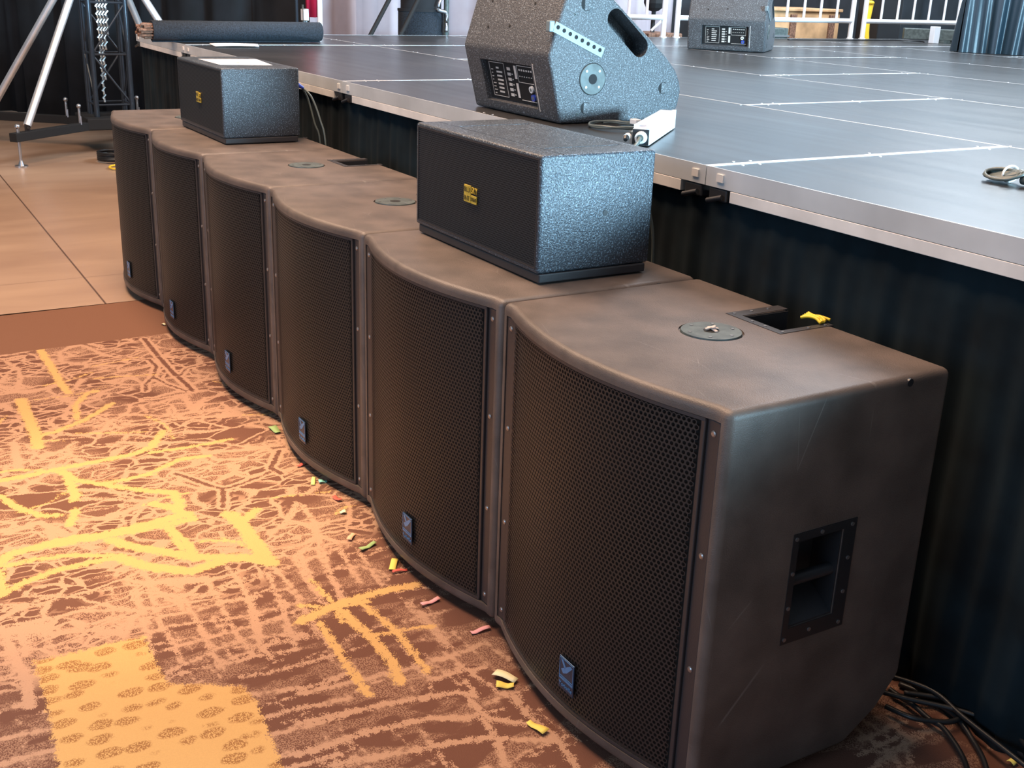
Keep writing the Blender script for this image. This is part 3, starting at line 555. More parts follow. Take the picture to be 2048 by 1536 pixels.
# ---------------- stage monitor wedges ----------------
def make_wedge():
    root = empty('stage_monitor', (0, 0, 0), 'x', 'speaker', 'wedge monitors on the stage')
    WX = .567; P = [(.006, 0), (-.050, .216), (.030, .470), (.058, .488), (.085, .480), (.246, .353), (.430, .210), (.471, .169), (.493, .130), (.501, .098), (.493, .048), (.475, .012), (.462, 0)]
    mb = MB(); mb.prism(P, 0, WX, lambda u, v, t: (t, u, v)); bm = mb.b; bm.normal_update(); bmesh.ops.recalc_face_normals(bm, faces=bm.faces)
    es = [e for e in bm.edges if e.calc_face_angle(0) > 1.0 or (e.calc_face_angle(0) > .25 and abs(e.verts[0].co.x-e.verts[1].co.x) > .3)]
    bmesh.ops.bevel(bm, geom=es, offset=.011, segments=4, affect='EDGES', profile=.5)
    body = mb.build('cabinet', M['wedge'], root)
    # hand recess : capsule parallel to the sloping baffle
    a = Vector((WX, .195, .330)); b = Vector((WX, .300, .243))
    dr = (b-a).normalized(); nn = Vector((0, -dr.z, dr.y)); r = .033; N = 12
    cap = [b+dr*r*math.cos(t)+nn*r*math.sin(t) for t in [PI/2-PI*k/N for k in range(N+1)]]+[a-dr*r*math.cos(t)-nn*r*math.sin(t) for t in [PI/2-PI*k/N for k in range(N+1)]]
    c = MB(); c.prism([(p.y, p.z) for p in cap], WX-.10, WX+.1, lambda u, v, t: (t, u+(.02*(WX-t)/.1 if t < WX else 0), v)); cut(body, c)
    # rear input recess
    up = Vector((0, -.056, .216)).normalized(); nr = Vector((0, -.216, -.056)).normalized(); o0 = Vector((0, .006, 0))
    fr = lambda x, h, d: tuple(o0+Vector((x, 0, 0))+up*h+nr*d)
    c = MB(); c.prism([(.105, .035), (.445, .035), (.445, .180), (.105, .180)], -.022, .1, lambda u, v, t: fr(u, v, t)); cut(body, c)
    c = MB(); c.cyl((WX-.05, .125, .141), (WX+.1, .125, .141), .018, n=24); cut(body, c)
    smoothshade(body, 40)
    mb = MB(); mb.prism([(.108, .038), (.442, .038), (.442, .177), (.108, .177)], -.0215, -.018, lambda u, v, t: fr(u, v, t)); pn = mb.build('input_panel', M['black'], root)
    mb = MB(); mb.prism([(.455, .027), (.459, .03), (.459, .185), (.455, .188)], .0, .001, lambda u, v, t: fr(u, v, t)); 
    F = lambda x0, h0, x1, h1, d=.0012: mb.prism([(x0, h0), (x1, h0), (x1, h1), (x0, h1)], -.018, -.018+d, lambda u, v, t: fr(u, v, t))
    # white silk-screen: boxes, columns of jack legends, rows of dashes
    t = .0015
    for (x0, h0, x1, h1) in ((.130, .048, .232, .168), (.318, .110, .425, .168)):
        F(x0, h0, x1, h0+t); F(x0, h1-t, x1, h1); F(x0, h0, x0+t, h1); F(x1-t, h0, x1, h1)
    rw = random.Random(5)
    for k in range(7): F(.175, .062+k*.014, .175+rw.uniform(.018, .04), .068+k*.014)
    for k in range(8): F(.140, .056+k*.012, .140+rw.uniform(.004, .02), .059+k*.012)
    for k in range(6): F(.250, .056+k*.018, .272, .066+k*.018)
    for k in range(5): F(.278, .060+k*.018, .284, .064+k*.018)
    F(.298, .055, .312, .105); F(.298, .120, .312, .165); F(.320, .048, .430, .050)
    for k in range(6): F(.330+k*.015, .150, .338+k*.015, .156); F(.328+k*.015, .130, .334+k*.015, .133)
    mb.build('legend', M['alu2'], pn)
    for (xx, hh, mm, nm) in ((.400, .093, 'whiteplastic', 'white_knob'), (.405, .065, 'blue', 'blue_socket')):
        mb = MB(); mb.cyl(fr(xx, hh, -.018), fr(xx, hh, -.010), .0115, n=20); mb.cyl(fr(xx, hh, -.0105), fr(xx, hh, -.0095), .006, n=12, mi=1); mb.build(nm, [M[mm], M['greycable']], pn, smooth=40)
    # silver fly track with holes across the side
    A = Vector((WX, -.034, .305)); B_ = Vector((WX, .160, .224)); dd = (B_-A).normalized(); n2 = Vector((0, dd.z, -dd.y)); LL = (B_-A).length; hw = .0165
    k_ = 8; vs = []; mb = MB()
    pl = lambda s, t_, x=.003: tuple(A+dd*s+n2*t_+Vector((x, 0, 0)))
    mb.prism([(0, -hw), (LL, -hw), (LL, hw), (0, hw)], .0005, .003, lambda u, v, t: pl(u, v, t)); tr = mb.build('fly_track', M['track'], root)
    for k in range(k_):
        s = .014+k*(LL-.03)/(k_-1); mb = MB(); mb.cyl(pl(s, -.003, .0028), pl(s, -.003, .0036), .0068, n=14); mb.build('hole', M['black'], tr)
    mb = MB(); mb.box(WX-.02, -.052, .288, WX+.003, -.032, .322, .003); mb.build('track_end', M['track'], tr)
    # pole cup, plugs, screws
    mb = MB(); mb.cyl((WX, .125, .141), (WX+.0006, .125, .141), .0525, n=40, mi=1); mb.cyl((WX, .125, .141), (WX+.0028, .125, .141), .0505, .049, n=40); mb.cyl((WX+.001, .125, .141), (WX+.0032, .125, .141), .0165, n=24, mi=1)
    for k in range(4): a_ = PI/4+k*PI/2; yv, zv = .125+.036*math.cos(a_), .141+.036*math.sin(a_); mb.cyl((WX+.002, yv, zv), (WX+.0038, yv, zv), .0045, n=10, mi=2)
    mb.build('pole_cup', [M['bluegrey'], M['black'], M['screw']], root, smooth=30)
    for (yv, zv, rr_) in ((.421, .108, .018), (.104, .049, .018), (.088, .375, .020)):
        mb = MB(); mb.cyl((WX-.004, yv, zv), (WX+.0008, yv, zv), rr_+.0018, n=24, mi=1); mb.cyl((WX-.004, yv, zv), (WX+.0018, yv-.0008, zv), rr_, n=24); mb.build('plug', [M['wedge'], M['black']], root, smooth=40)
    for (yv, zv) in ((.045, .342), (.028, .135), (.072, .030), (.362, .030), (.12, .20)):
        mb = MB(); mb.cyl((WX-.002, yv, zv), (WX+.0014, yv, zv), .0048, n=10); mb.cyl((WX+.001, yv, zv), (WX+.0018, yv, zv), .002, n=8, mi=1); mb.build('screw', [M['bluegrey'], M['black']], root)
    for (xx, h) in ((.14, .07), (.28, .08), (.40, .16), (.12, .16)):   # fixing points on the upper back
        uu = Vector((0, .080, .254)).normalized(); nu = Vector((0, -.254, .080)).normalized(); p = Vector((xx, -.050, .216))+uu*h
        mb = MB(); mb.cyl(p-nu*.002, p+nu*.0015, .005, n=10); mb.build('insert', M['black'], root)
    # perforated front baffle
    ub = Vector((0, .43-.085, .21-.48)).normalized(); nb = Vector((0, .27, .345)).normalized(); pb = Vector((0, .085, .48))
    mb = MB(); pf = lambda u, v, t: tuple(pb+Vector((u, 0, 0))+ub*v+nb*t); mb.prism([(.03, .02), (WX-.03, .02), (WX-.03, .42), (.03, .42)], .0, .004, pf); mb.build('grille', M['finegrille'], root)
    return root
wd = make_wedge(); wd.location = (2.268, .816, ZS+.002); wd['label'] = 'large near wedge monitor on the stage edge, side handle and pole cup facing camera'
w2 = copy_tree(wd); w2.location = (-.862, 4.352, ZS+.002); w2.rotation_euler = (0, 0, math.radians(39.2)); w2['label'] = 'distant wedge monitor on the stage in front of the guard rails'

# ---------------- small things on the stage ----------------
d = Vector((-.676, .737, 0)); n_ = Vector((-.737, -.676, 0)); T = Matrix(((d.x, n_.x, 0, 3.360), (d.y, n_.y, 0, .787), (0, 0, 1, ZS+.004), (0, 0, 0, 1)))
e = empty('light_bar', (0, 0, 0), 'white metal light bar with finned back and round end sockets on the stage edge', 'light bar'); e.matrix_world = T
mb = MB(); mb.box(0, 0, 0, .478, .012, .058, .0015); mb.box(0, .012, .0, .478, .050, .046, .001); mb.build('housing', M['white_metal'], e)
mb = MB()
for k in range(30): mb.box(.012+k*.0155, .014, .046, .019+k*.0155, .050, .056)
mb.build('cooling_fins', M['white_metal'], e)
mb = MB(); mb.box(-.003, .002, .001, -.0001, .050, .045, .001); mb.build('end_cap', M['plastic'], e)
mb = MB(); mb.cyl((-.003, .024, .022), (-.020, .024, .022), .018, .016, n=20); mb.cyl((-.020, .024, .022), (-.0215, .024, .022), .010, n=16, mi=1); mb.build('socket', [M['whiteplastic'], M['greycable']], e, smooth=40)
mb = MB(); mb.cyl((.004, .064, .022), (-.020, .064, .022), .010, n=16); mb.cyl((-.02, .064, .022), (-.032, .064, .016), .009, .006, n=12, mi=1); mb.build('plug', [M['whiteplastic'], M['plastic']], e, smooth=40)
mb = MB(); mb.tube(spline([(-.021, .024, .022), (-.045, .025, .012), (-.075, .026, .006), (-.098, .03, -.006), (-.110, .03, -.06), (-.112, .03, -.14)], 6), .006, 8); mb.build('cord', M['greycable'], e)
e = empty('coiled_cable', (2.965, .95, ZS+.006), 'loop of thin black cable with white tag beside the near monitor', 'cable')
mb = MB(); mb.tube([(.085*math.cos(a)*(1+.04*math.sin(a*3)), .085*math.sin(a)*(1+.05*math.cos(2*a)), .004+.003*math.sin(a*2.3)) for a in [k*PI/24 for k in range(120)]], .0042, 7); mb.tube(spline([(.07, .03, .006), (.12, .01, .008), (.17, -.05, .010), (.22, -.10, .010)], 6), .0042, 7); mb.build('cord', M['greycable'], e)
mb = MB(); mb.box(-.012, .066, .004, .022, .088, .022, .003); mb.build('tag', M['whiteplastic'], e)
e = empty('cable_bundle', (4.17, 1.30, ZS+.002), 'small tangled bundle of dark cord with grey plug on the stage at right', 'cable')
for k in range(7):
    mb = MB(); r1 = .05+.006*(k % 3); mb.tube([(r1*math.cos(a)*.9, .022*math.sin(a)+.006*k-.02, .010+.022*(.5+.5*math.sin(a+k*.3))) for a in [j*PI/10 for j in range(20)]], .0045, 6, closed=True); mb.build('cord_loop', M['greycable'], e)
mb = MB(); mb.tube([(.012+.002*math.cos(a), .028*math.cos(a), .022+.020*math.sin(a)) for a in [j*PI/10 for j in range(20)]], .003, 6, closed=True); mb.build('band', M['alu2'], e)
mb = MB(); mb.cyl((.05, 0, .014), (.16, -.01, .016), .013, n=16); mb.cyl((.10, -.022, .012), (.17, -.03, .012), .008, n=12, mi=1); mb.build('plug', [M['bluegrey'], M['whiteplastic']], e, smooth=40)
# felt roll
e = empty('felt_roll', (-1.41, .585, ZS+.002), 'rolled dark charcoal felt mat lying across the far end of the stage', 'rolled mat')
R_ = .067; L = 1.10
mb = MB(); th = [k*PI/16 for k in range(32*5+1)]
sp_ = [((R_-.0105*(1-t/th[-1])*5)*math.cos(t-PI/2), (R_-.0105*(1-t/th[-1])*5)*math.sin(t-PI/2)+R_) for t in th]
A = [mb.b.verts.new((p[0], 0, p[1])) for p in sp_]; B_ = [mb.b.verts.new((p[0], L, p[1])) for p in sp_]
for i in range(len(sp_)-1): f = mb.b.faces.new((A[i], A[i+1], B_[i+1], B_[i])); f.smooth = True
o = mb.build('felt', M['carpetroll'], e, recalc=False); md = o.modifiers.new('s', 'SOLIDIFY'); md.thickness = .007; md.offset = 1
mb = MB()
for k in range(26): a = k*2.4; r = .045*math.sqrt(k/26); mb.cyl((r*math.cos(a), -.07+.02*math.sin(k*1.7), R_+r*math.sin(a)), (r*math.cos(a), .05, R_+r*math.sin(a)), .009, .006, n=6)
mb.build('brown_core', M['brownback'], e)

# ---------------- cables and confetti on the carpet ----------------
CABLES += [[(4.50, .60), (4.60, .655), (4.70, .735), (4.80, .785), (4.95, .80)], [(4.52, .69), (4.62, .735), (4.72, .72), (4.83, .70), (4.93, .69)], [(4.60, .80), (4.70, .80), (4.80, .77), (4.92, .72)]]
cl = ['thickest black cable running along the foot of the stage skirt', 'black cable curving out from the back of the nearest subwoofer', 'lower black cable crossing the carpet behind the nearest subwoofer', 'black cable looping back on itself behind the nearest subwoofer', 'black cable nearest the skirt, running off to the right', 'short thin pale cord lying among the black cables', 'black cable leaving under the nearest subwoofer toward the skirt', 'black cable running straight right from the nearest subwoofer', 'black cable tucked against the bottom of the skirt']
for k, P in enumerate(CABLES):
    mb = MB(); r = (.0072, .006, .006, .006, .0065, .003, .006, .0055, .006)[k]
    mb.tube(spline([(p[0], p[1], .008+r+.004*k+.004*math.sin(i*1.3+k)**2) for i, p in enumerate(P)], 8), r, 8)
    o = mb.build('floor_cable', M['cable' if k != 5 else 'greycable']); tag(o, cl[k], 'cable', 'cables on the carpet behind the subwoofers')
CC = dict(cream=(.75, .68, .42), green=(.30, .42, .16), lime=(.65, .72, .22), teal=(.25, .60, .52), red=(.62, .10, .07), peach=(.75, .40, .24), yellow=(.78, .60, .12), pink=(.80, .36, .36))
for k, v in CC.items(): M['c_'+k] = mat(k+'_tissue_paper', v, .8)
cf = ['tiny cream scrap by the second subwoofer from the far end', 'green confetti strip tucked at the foot of the fourth subwoofer', 'small red scrap below the fourth subwoofer', 'lime confetti strip below the fourth subwoofer', 'teal curled scrap below the fourth subwoofer', 'red confetti scrap near the join of fourth and fifth subwoofers', 'cream diamond of confetti on the carpet', 'peach confetti scrap left of the fifth subwoofer', 'olive green confetti strip beside the fifth subwoofer', 'yellow confetti piece standing by the fifth subwoofer', 'thin red confetti strip under the yellow piece', 'pink confetti strip under the fifth subwoofer', 'pink confetti strip at the join of fifth and sixth subwoofers', 'cream confetti strip folded beside the nearest subwoofer', 'yellow curled confetti just below the cream folded strip', 'long yellow confetti strip nearest the camera', 'yellow scrap at the right among the cables', 'red scrap among the cables at right']
for k, (x0, y0, x1, y1, wd_, c) in enumerate(CONFETTI):
    a = Vector((x0, y0, 0)); b = Vector((x1, y1, 0)); dd = (b-a); nn = Vector((-dd.y, dd.x, 0)).normalized()*wd_/2; rk = random.Random(k)
    mb = MB(); tw = rk.uniform(-.3, .3); zb = .0085+(.004 if k in (13, 16, 17) else 0)
    mb.grid(lambda u, v: tuple(a+dd*u+nn*(2*v-1)*(1+tw*(u-.5)*2)+Vector((0, 0, zb+.006*abs(math.sin(u*PI*.9+k))+.001*v))), 6, 2)
    o = mb.build('confetti', M['c_'+c], recalc=False); md = o.modifiers.new('s', 'SOLIDIFY'); md.thickness = .0006; tag(o, cf[k], 'confetti', 'confetti scraps on the carpet')
# ---------------- lifting tower at the far left ----------------
tw = empty('lifting_tower', (-4.55, .97, 0), 'black truss lifting tower with silver braces and outrigger legs, far left', 'truss tower')
def part(mbx, name, m, parent=tw, **k): return mbx.build(name, m, parent, **k)
hw = .15
mb = MB()
for sx_ in (-1, 1):
    for sy_ in (-1, 1):
        mb.cyl((sx_*hw, sy_*hw, .28), (sx_*hw, sy_*hw, 4.2), .022, n=12)
        mb.cyl((sx_*hw*.55, sy_*hw, .28), (sx_*hw*.55, sy_*hw, 4.2), .010, n=8)
for f in range(4):
    for k in range(9):
        z = .4+k*.42
        a = {0: ((-hw, -hw), (hw, -hw)), 1: ((hw, -hw), (hw, hw)), 2: ((hw, hw), (-hw, hw)), 3: ((-hw, hw), (-hw, -hw))}[f]
        (ax, ay), (bx, by) = a if k % 2 else a[::-1]
        mb.cyl((ax, ay, z), (bx, by, z+.42), .009, n=8); mb.cyl((ax, ay, z), (bx, by, z), .009, n=8)
part(mb, 'truss', M['truss'], smooth=40)
mb = MB(); rc = random.Random(2)
for cxo, n0 in ((-.06, 78), (-.03, 72), (.0, 64), (.03, 60)):
    for k in range(n0):
        z = 2.9-k*.032
        mb.cyl((cxo-.012*(k % 2), cxo*.6+.014*((k+1) % 2), z), (cxo+.012*(k % 2), cxo*.6-.014*((k+1) % 2), z-.036), .009, n=6)
part(mb, 'hoist_chain', M['chain'])
mb = MB(); mb.box(-.26, -.26, .20, .26, .26, .30, .01); part(mb, 'base_frame', M['black'])
arms = [(.79, -.93), (-.82, -1.0), (.80, .90), (-.85, .85)]
for i, (ax, ay) in enumerate(arms):
    d = Vector((ax, ay, 0)); L = d.length; u = d.normalized(); T = Matrix.Translation((0, 0, .235)) @ Matrix.Rotation(math.atan2(u.y, u.x), 4, 'Z')
    mb = MB(); mb.box(.12, -.036, -.034, L, .036, .034, .004, T=T); arm = part(mb, 'outrigger', M['black'])
    e = u*(L-.06); mb = MB(); mb.cyl((e.x, e.y, .03), (e.x, e.y, .31), .012, n=12); mb.cyl((e.x, e.y, 0), (e.x, e.y, .012), .05, n=20); mb.cyl((e.x, e.y, .012), (e.x, e.y, .05), .024, .012, n=14); mb.sph((e.x, e.y, .315), .022)
    mb.build('jack_foot', M['steel'], arm, smooth=40)
    e = u*.42; mb = MB(); mb.cyl((e.x, e.y, .262), (e.x, e.y, .40), .011, n=10); mb.sph((e.x, e.y, .41), .020); mb.cyl((e.x+.05, e.y, .262), (e.x+.05, e.y, .33), .007, n=8); mb.build('lock_pin', M['steel'], arm, smooth=40)
    e = u*(L-.17); t = Vector((u.x*.1, u.y*.1, 1.72)); mb = MB(); mb.cyl((e.x, e.y, .31), t, .031, n=20); st = part(mb, 'brace', M['dirtyalu'], smooth=40)
    mb = MB(); mb.box(e.x-.02, e.y-.02, .255, e.x+.02, e.y+.02, .33, .006); mb.cyl((e.x-.04, e.y, .30), (e.x+.04, e.y, .30), .01, n=10); mb.build('brace_clevis', M['plastic'], st)
    if i == 0:
        dv = (t-Vector((e.x, e.y, .31))).normalized(); c = Vector((e.x, e.y, .31))+dv*.12; mb = MB(); mb.tube([c+Vector((.020, -.020, 0)), c+dv*.11+Vector((.020, -.020, 0))], .007, 6); mb.build('sticker', M['red'], st)
# coils of cable on the floor behind the far subwoofer
for k, (cx_, cy_, r, m_, lb) in enumerate(((-3.85, .80, .14, 'cable', 'dark coiled cable lying on the concrete by the tower base'), (-3.46, .78, .11, 'yellow', 'yellow cable loop lying on the concrete behind the far subwoofer'))):
    mb = MB(); mb.tube([(cx_+(r+.012*math.sin(a*.7))*math.cos(a), cy_+(r*.8)*math.sin(a), .012+(.012*a/6.28 if k == 0 else .002)) for a in [j*PI/12 for j in range(24*(6 if k == 0 else 1)+6)]], .008, 7)
    o = mb.build('cable_coil', M[m_]); tag(o, lb, 'cable')

# ---------------- drapes ----------------
def drape(name, p0, p1, z0, z1, m, amp, freq, label, cat, seed=0, n=None):
    p0 = Vector((*p0, 0)); p1 = Vector((*p1, 0)); d = p1-p0; L = d.length; u = d.normalized(); nn = Vector((-u.y, u.x, 0)); rs = random.Random(seed); a, b, c = [rs.uniform(0, 6) for _ in range(3)]
    mb = MB(); N = n or int(L*freq*7)
    def f(s, t):
        x = s*L; k = amp*(math.sin(x*freq*6.28+a+2*math.sin(x*1.7+b))+.5*math.sin(x*freq*13.1+c)+.3*math.sin(x*freq*27+b)); k *= (1.1-.25*t)
        p = p0+u*x+nn*k; return (p.x, p.y, z0+(z1-z0)*t)
    mb.grid(f, N, 3); o = mb.build(name, m, recalc=False); md = o.modifiers.new('s', 'SOLIDIFY'); md.thickness = .003; tag(o, label, cat); return o
drape('backdrop_curtain', (-9.6, -1.2), (-4.55, 3.05), .01, 3.4, M['velvet'], .06, 1.9, 'tall black drape behind the lifting tower at far left', 'curtain', 1)
drape('backdrop_curtain', (-4.1, 2.64), (-3.75, 5.0), .01, 3.4, M['voile'], .085, 2.2, 'pale grey drape with deep folds beyond the far end of the stage', 'curtain', 2)
drape('backdrop_curtain', (-4.6, 5.25), (-4.3, 6.95), .01, 3.4, M['voile'], .035, 3.6, 'pale grey pleated drape behind the left guard rail', 'curtain', 3)
drape('backdrop_curtain', (-4.7, 6.9), (-4.2, 12.5), .01, 2.5, M['velvet'], .06, 1.6, 'black drape behind the guard rails at right', 'curtain', 4)
mb = MB(); mb.box(-10.1, -9, 0, -9.9, 3.5, 6.5); mb.box(-10.1, 3.5, 0, -9.9, 15.9, 2.2); mb.box(-10.1, 3.5, 5.2, -9.9, 15.9, 6.5); o = mb.build('wall_left', M['wallm']); tag(o, kind='structure')
mb = MB(); mb.box(-9.9, 15.4, 0, 14, 15.6, 1.2); mb.box(-9.9, 15.4, 5.6, 14, 15.6, 6.5); o = mb.build('wall_back', M['wallm']); tag(o, kind='structure')
for k in range(6):
    a = -9.8+k*4; mb = MB(); mb.box(a+.06, 15.48, 1.2, a+3.85, 15.5, 5.6); o = mb.build('window_%d' % (k+1), M['glass2']); tag(o, kind='structure')
    mb = MB(); mb.box(a+3.86, 15.4, 1.2, a+4.05, 15.6, 5.6); o = mb.build('trim_%d' % (k+1), M['wallm']); tag(o, kind='structure')
for k in range(3):
    a = 3.5+k*4.1; mb = MB(); mb.box(-10.0, a+.06, 2.2, -9.98, a+3.95, 5.2); o = mb.build('window_%d' % (k+7), M['glass']); tag(o, kind='structure')
    mb = MB(); mb.box(-10.1, a+3.96, 2.2, -9.9, a+4.15, 5.2); o = mb.build('trim_%d' % (k+7), M['wallm']); tag(o, kind='structure')

# ---------------- things beyond the far end of the stage ----------------
def single(mb, name, m, label, cat, group=None, **k): o = mb.build(name, m, **k); tag(o, label, cat, group); return o
mb = MB(); mb.cyl((-2.55, 2.14, 0), (-2.55, 2.14, 3.2), .019, n=16); mb.cyl((-2.55, 2.14, 0), (-2.55, 2.14, .01), .12, n=20); single(mb, 'drape_pole', M['white_metal'], 'bright upright silver pole beyond the far stage corner', 'pole', smooth=40)
mb = MB(); mb.grid(lambda u, v: (-3.0+.02*math.sin(u*14), 2.20+.13*u, 1.20+1.4*v), 12, 3); o = single(mb, 'hanging_banner', M['red'], 'narrow dark red cloth hanging behind the silver pole', 'banner', recalc=False); o.modifiers.new('s', 'SOLIDIFY').thickness = .004
mb = MB(); mb.cyl((-3.0, 2.2, 2.6), (-3.0, 2.36, 2.6), .012, n=8); mb.cyl((-3.04, 2.14, 0), (-3.04, 2.14, 2.62), .012, n=8); mb.cyl((-3.04, 2.14, 2.6), (-3.0, 2.2, 2.6), .012, n=8); mb.cyl((-3.04, 2.14, 0), (-3.04, 2.14, .012), .1, n=16); mb.build('stand', M['truss'], o)
mb = MB(); mb.box(-2.85, 2.10, 0, -2.81, 2.155, .95, .004); 
for k in range(5): mb.cyl((-2.83, 2.11+.008*k, .9), (-2.83, 2.11+.008*k, 1.30-.03*k), .008, n=8, mi=k % 2)
mb.box(-2.85, 2.10, 1.18, -2.80, 2.15, 1.27, .004, mi=1); single(mb, 'equipment_stand', [M['bluegrey'], M['white_metal']], 'small grey stand with white fittings left of the silver pole', 'stand')
e = empty('line_array_stack', (-2.72, 3.08, 0), 'stack of dark cylindrical cases on a wheeled cart beyond the stage', 'equipment cases')
mb = MB(); mb.box(-.25, -.20, .03, .25, .20, .09, .01); mb.cyl((0, 0, .09), (0, 0, 1.27), .185, n=40); mb.build('lower_drum', M['carpetroll'], e, smooth=40)
mb = MB(); mb.cyl((0, 0, 1.27), (0, 0, 1.29), .19, n=40); mb.cyl((0, 0, 1.29), (0, 0, 1.62), .165, n=40); mb.build('upper_drum', M['velvet'], e, smooth=40)
mb = MB(); mb.cyl((.16, .15, .03), (.16, .15, 1.75), .022, n=12); mb.build('upright', M['bluegrey'], e, smooth=40)
mb = MB(); mb.tube(spline([(.19, .06, 1.62), (.21, .10, 1.45), (.20, .05, 1.30), (.20, .13, 1.26), (.20, .13, 1.12)], 6), .014, 8); mb.build('latch', M['steel'], e)
for sx_ in (-1, 1):
    for sy_ in (-1, 1): mb = MB(); mb.cyl((sx_*.2-.012, sy_*.17, .022), (sx_*.2+.012, sy_*.17, .022), .022, n=14); mb.build('wheel', M['plastic'], e)
for k, (a, b, lb) in enumerate((((-2.52, 2.50, 1.02), (-2.52, 4.10, 3.68), 'black diagonal brace pole in front of the grey drape, left one'), ((-2.455, 2.75, 1.06), (-2.455, 4.28, 3.76), 'black diagonal brace pole crossing the dark drum stack'))):
    mb = MB(); mb.cyl(a, b, .018, n=10); mb.cyl((a[0], a[1]+.02, 0), (a[0], a[1]+.02, a[2]+.06), .014, n=10); single(mb, 'brace_pole', M['black'], lb, 'pole', 'brace poles beyond the stage', smooth=40)
# guard rails along the far end of the stage
def rail(y0, y1, nb, label, lean=.0):
    e = empty('guard_rail', (-2.33, y0, ZS), label, 'railing', 'guard rails at the end of the stage'); L = y1-y0
    for y in (0, L):
        mb = MB(); mb.cyl((0, y, .003), (0, y, 1.0), .024, n=14); mb.cyl((0, y, .001), (0, y, .01), .035, n=14); mb.build('post', M['white_metal'], e, smooth=40)
    for z in (.17, .99):
        mb = MB(); mb.cyl((0, .0, z), (0, L, z), .022, n=14); mb.build('rail', M['white_metal'], e, smooth=40)
    for k in range(nb):
        y = L*(k+1)/(nb+1); mb = MB(); mb.cyl((0, y, .18), (0, y, .98), .013, n=10); mb.build('baluster', M['white_metal'], e, smooth=40)
rail(4.10, 5.27, 5, 'bright metal guard rail left of the distant wedge monitor')
rail(5.42, 7.59, 9, 'bright metal guard rail behind the distant wedge monitor')
rail(7.76, 9.15, 5, 'bright metal guard rail nearest the black draped table')
e = empty('plywood_crate', (-3.35, 7.55, 0), 'open plywood crate standing behind the middle guard rail', 'crate')
for (a, nm) in (((-.3, -.62, 0, .3, .62, 1.33), 'box'), ((-.32, -.64, 1.33, .32, .64, 1.36), 'lid')): mb = MB(); mb.box(*a, .006); mb.build(nm, M['wood'], e)
mb = MB()
for y in (-.5, -.05, .5): mb.box(.301, y-.04, .05, .32, y+.04, 1.3)
mb.build('batten', M['brownback'], e)
mb = MB(); N = 16
mb.grid(lambda u, v: (-2.62+.05*math.sin(u*2*PI)*(1-.3*v), 8.12+.07*math.cos(u*2*PI)*(1-.5*v)+.02*math.sin(v*7), .72+.72*v), 20, 10); mb.sph((-2.62, 8.12, 1.44), .05, sc=(1, .9, .5))
o = single(mb, 'hanging_jacket', M['yellow'], 'yellow cloth jacket hanging on a stand behind the right guard rail', 'jacket')
mb = MB(); mb.cyl((-2.62, 8.12, 0), (-2.62, 8.12, 1.55), .016, n=10); mb.cyl((-2.62, 8.12, 0), (-2.62, 8.12, .02), .15, n=20); mb.sph((-2.62, 8.12, 1.55), .045, mi=1); single(mb, 'coat_stand', [M['plastic'], M['blue']], 'dark stand with a blue knob holding the yellow jacket', 'stand')
mb = MB(); mb.box(-2.95, 8.32, 0, -2.65, 8.66, 1.75, .01); single(mb, 'flight_case', M['plastic'], 'tall black case behind the right guard rail', 'case')
mb = MB(); mb.box(-1.70, 7.98, ZS+.001, -1.64, 8.06, ZS+.155, .004); bp_ = mb
o = single(mb, 'rail_base_block', M['white_metal'], 'short bright metal block standing beside the right guard rail', 'block')
mb = MB(); mb.box(-2.0, 8.10, ZS+.03, -1.3, 8.19, ZS+.13, .006, T=Matrix.Translation((-1.65, 8.1, 0)) @ Matrix.Rotation(.9, 4, 'Z') @ Matrix.Translation((1.65, -8.1, 0))); mb.box(-1.75, 8.08, ZS+.001, -1.6, 8.2, ZS+.03); single(mb, 'steel_beam', M['bluegrey'], 'grey steel beam section lying by the draped table', 'beam')
mb = MB(); mb.box(-2.95, 6.55, 0, -2.55, 6.98, 1.185, .01); mb.box(-2.96, 6.54, 1.10, -2.54, 6.99, 1.12, .003, mi=1); single(mb, 'flight_case', [M['bluegrey'], M['steel']], 'low grey case behind the rail right of the distant monitor', 'case')
mb = MB(); mb.box(-3.1, 5.0, 0, -2.6, 5.22, 1.15, .01); mb.box(-3.0, 5.05, 1.15, -2.7, 5.2, 1.21, .01, mi=1); single(mb, 'flight_case', [M['brownback'], M['blue']], 'brown case with a blue lid behind the left guard rail', 'case')
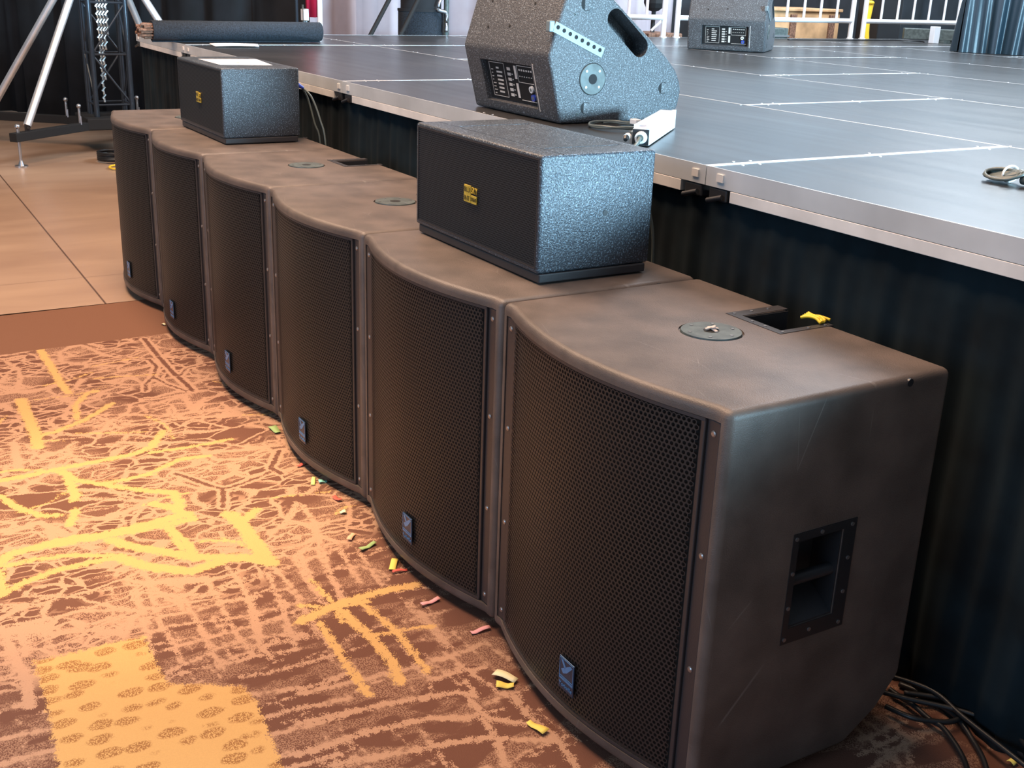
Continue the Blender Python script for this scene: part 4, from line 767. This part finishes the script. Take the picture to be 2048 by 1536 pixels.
mb = MB(); mb.box(-3.1, 5.36, 0, -2.65, 5.75, 1.12, .01); mb.sph((-2.85, 5.55, 1.40), .10, mi=1); mb.cyl((-2.85, 5.55, 1.12), (-2.85, 5.55, 1.40), .02, mi=1); mb.cyl((-2.7, 5.42, 1.14), (-2.7, 5.56, 1.25), .012, mi=2); single(mb, 'equipment_cart', [M['brownback'], M['black'], M['white_metal']], 'dark cart of gear seen just left of the distant monitor', 'cart')
mb = MB(); mb.tube(spline([(-2.05, 6.5, ZS+.008), (-2.0, 7.2, ZS+.008), (-2.06, 7.9, ZS+.008), (-1.9, 8.1, ZS+.008), (-1.75, 7.98, ZS+.008)], 8), .007, 6); single(mb, 'stage_cable', M['cable'], 'black cable lying along the foot of the guard rails', 'cable')
# table under a black cloth, right edge of the view
e = empty('draped_table', (-.50, 6.93, ZS), 'table covered to the floor with a black satin cloth at the right edge', 'table')
Lx, Ly, Hh = 1.5, .75, .74; rz = .59; e.rotation_euler = (0, 0, rz)
mb = MB(); mb.box(.03, .03, Hh-.03, Lx-.03, Ly-.03, Hh, .004); mb.build('table_top', M['plastic'], e)
for (x, y) in ((.08, .08), (Lx-.08, .08), (.08, Ly-.08), (Lx-.08, Ly-.08)): mb = MB(); mb.cyl((x, y, .001), (x, y, Hh-.031), .016, n=10); mb.build('leg', M['steel'], e)
per = [(0, 0), (Lx, 0), (Lx, Ly), (0, Ly)]
def edge(s):
    s = (s % 1)*2*(Lx+Ly)
    for (a, b, l) in ((per[0], per[1], Lx), (per[1], per[2], Ly), (per[2], per[3], Lx), (per[3], per[0], Ly)):
        if s <= l: t = s/l; return a[0]+(b[0]-a[0])*t, a[1]+(b[1]-a[1])*t, Vector((b[1]-a[1], a[0]-b[0], 0)).normalized()
        s -= l
    return (0, 0, Vector((0, -1, 0)))
def clo(u, v):
    x, y, n = edge(u); s = u*2*(Lx+Ly); fl_ = (1-v); k = .02*math.sin(s*26+2*math.sin(s*3))+.018*math.sin(s*47+1.3)+.01*math.sin(s*90)
    k = k*fl_**.6+.025*fl_; return (x+n.x*k+.025*math.sin(s*11)*fl_, y+n.y*k, .003+(Hh+.002)*v)
mb = MB(); mb.grid(clo, 420, 12); mb.box(-.002, -.002, Hh+.0015, Lx+.002, Ly+.002, Hh+.005, .002); mb.build('cloth', M['tablecloth'], e)
bpy.context.view_layer.update()
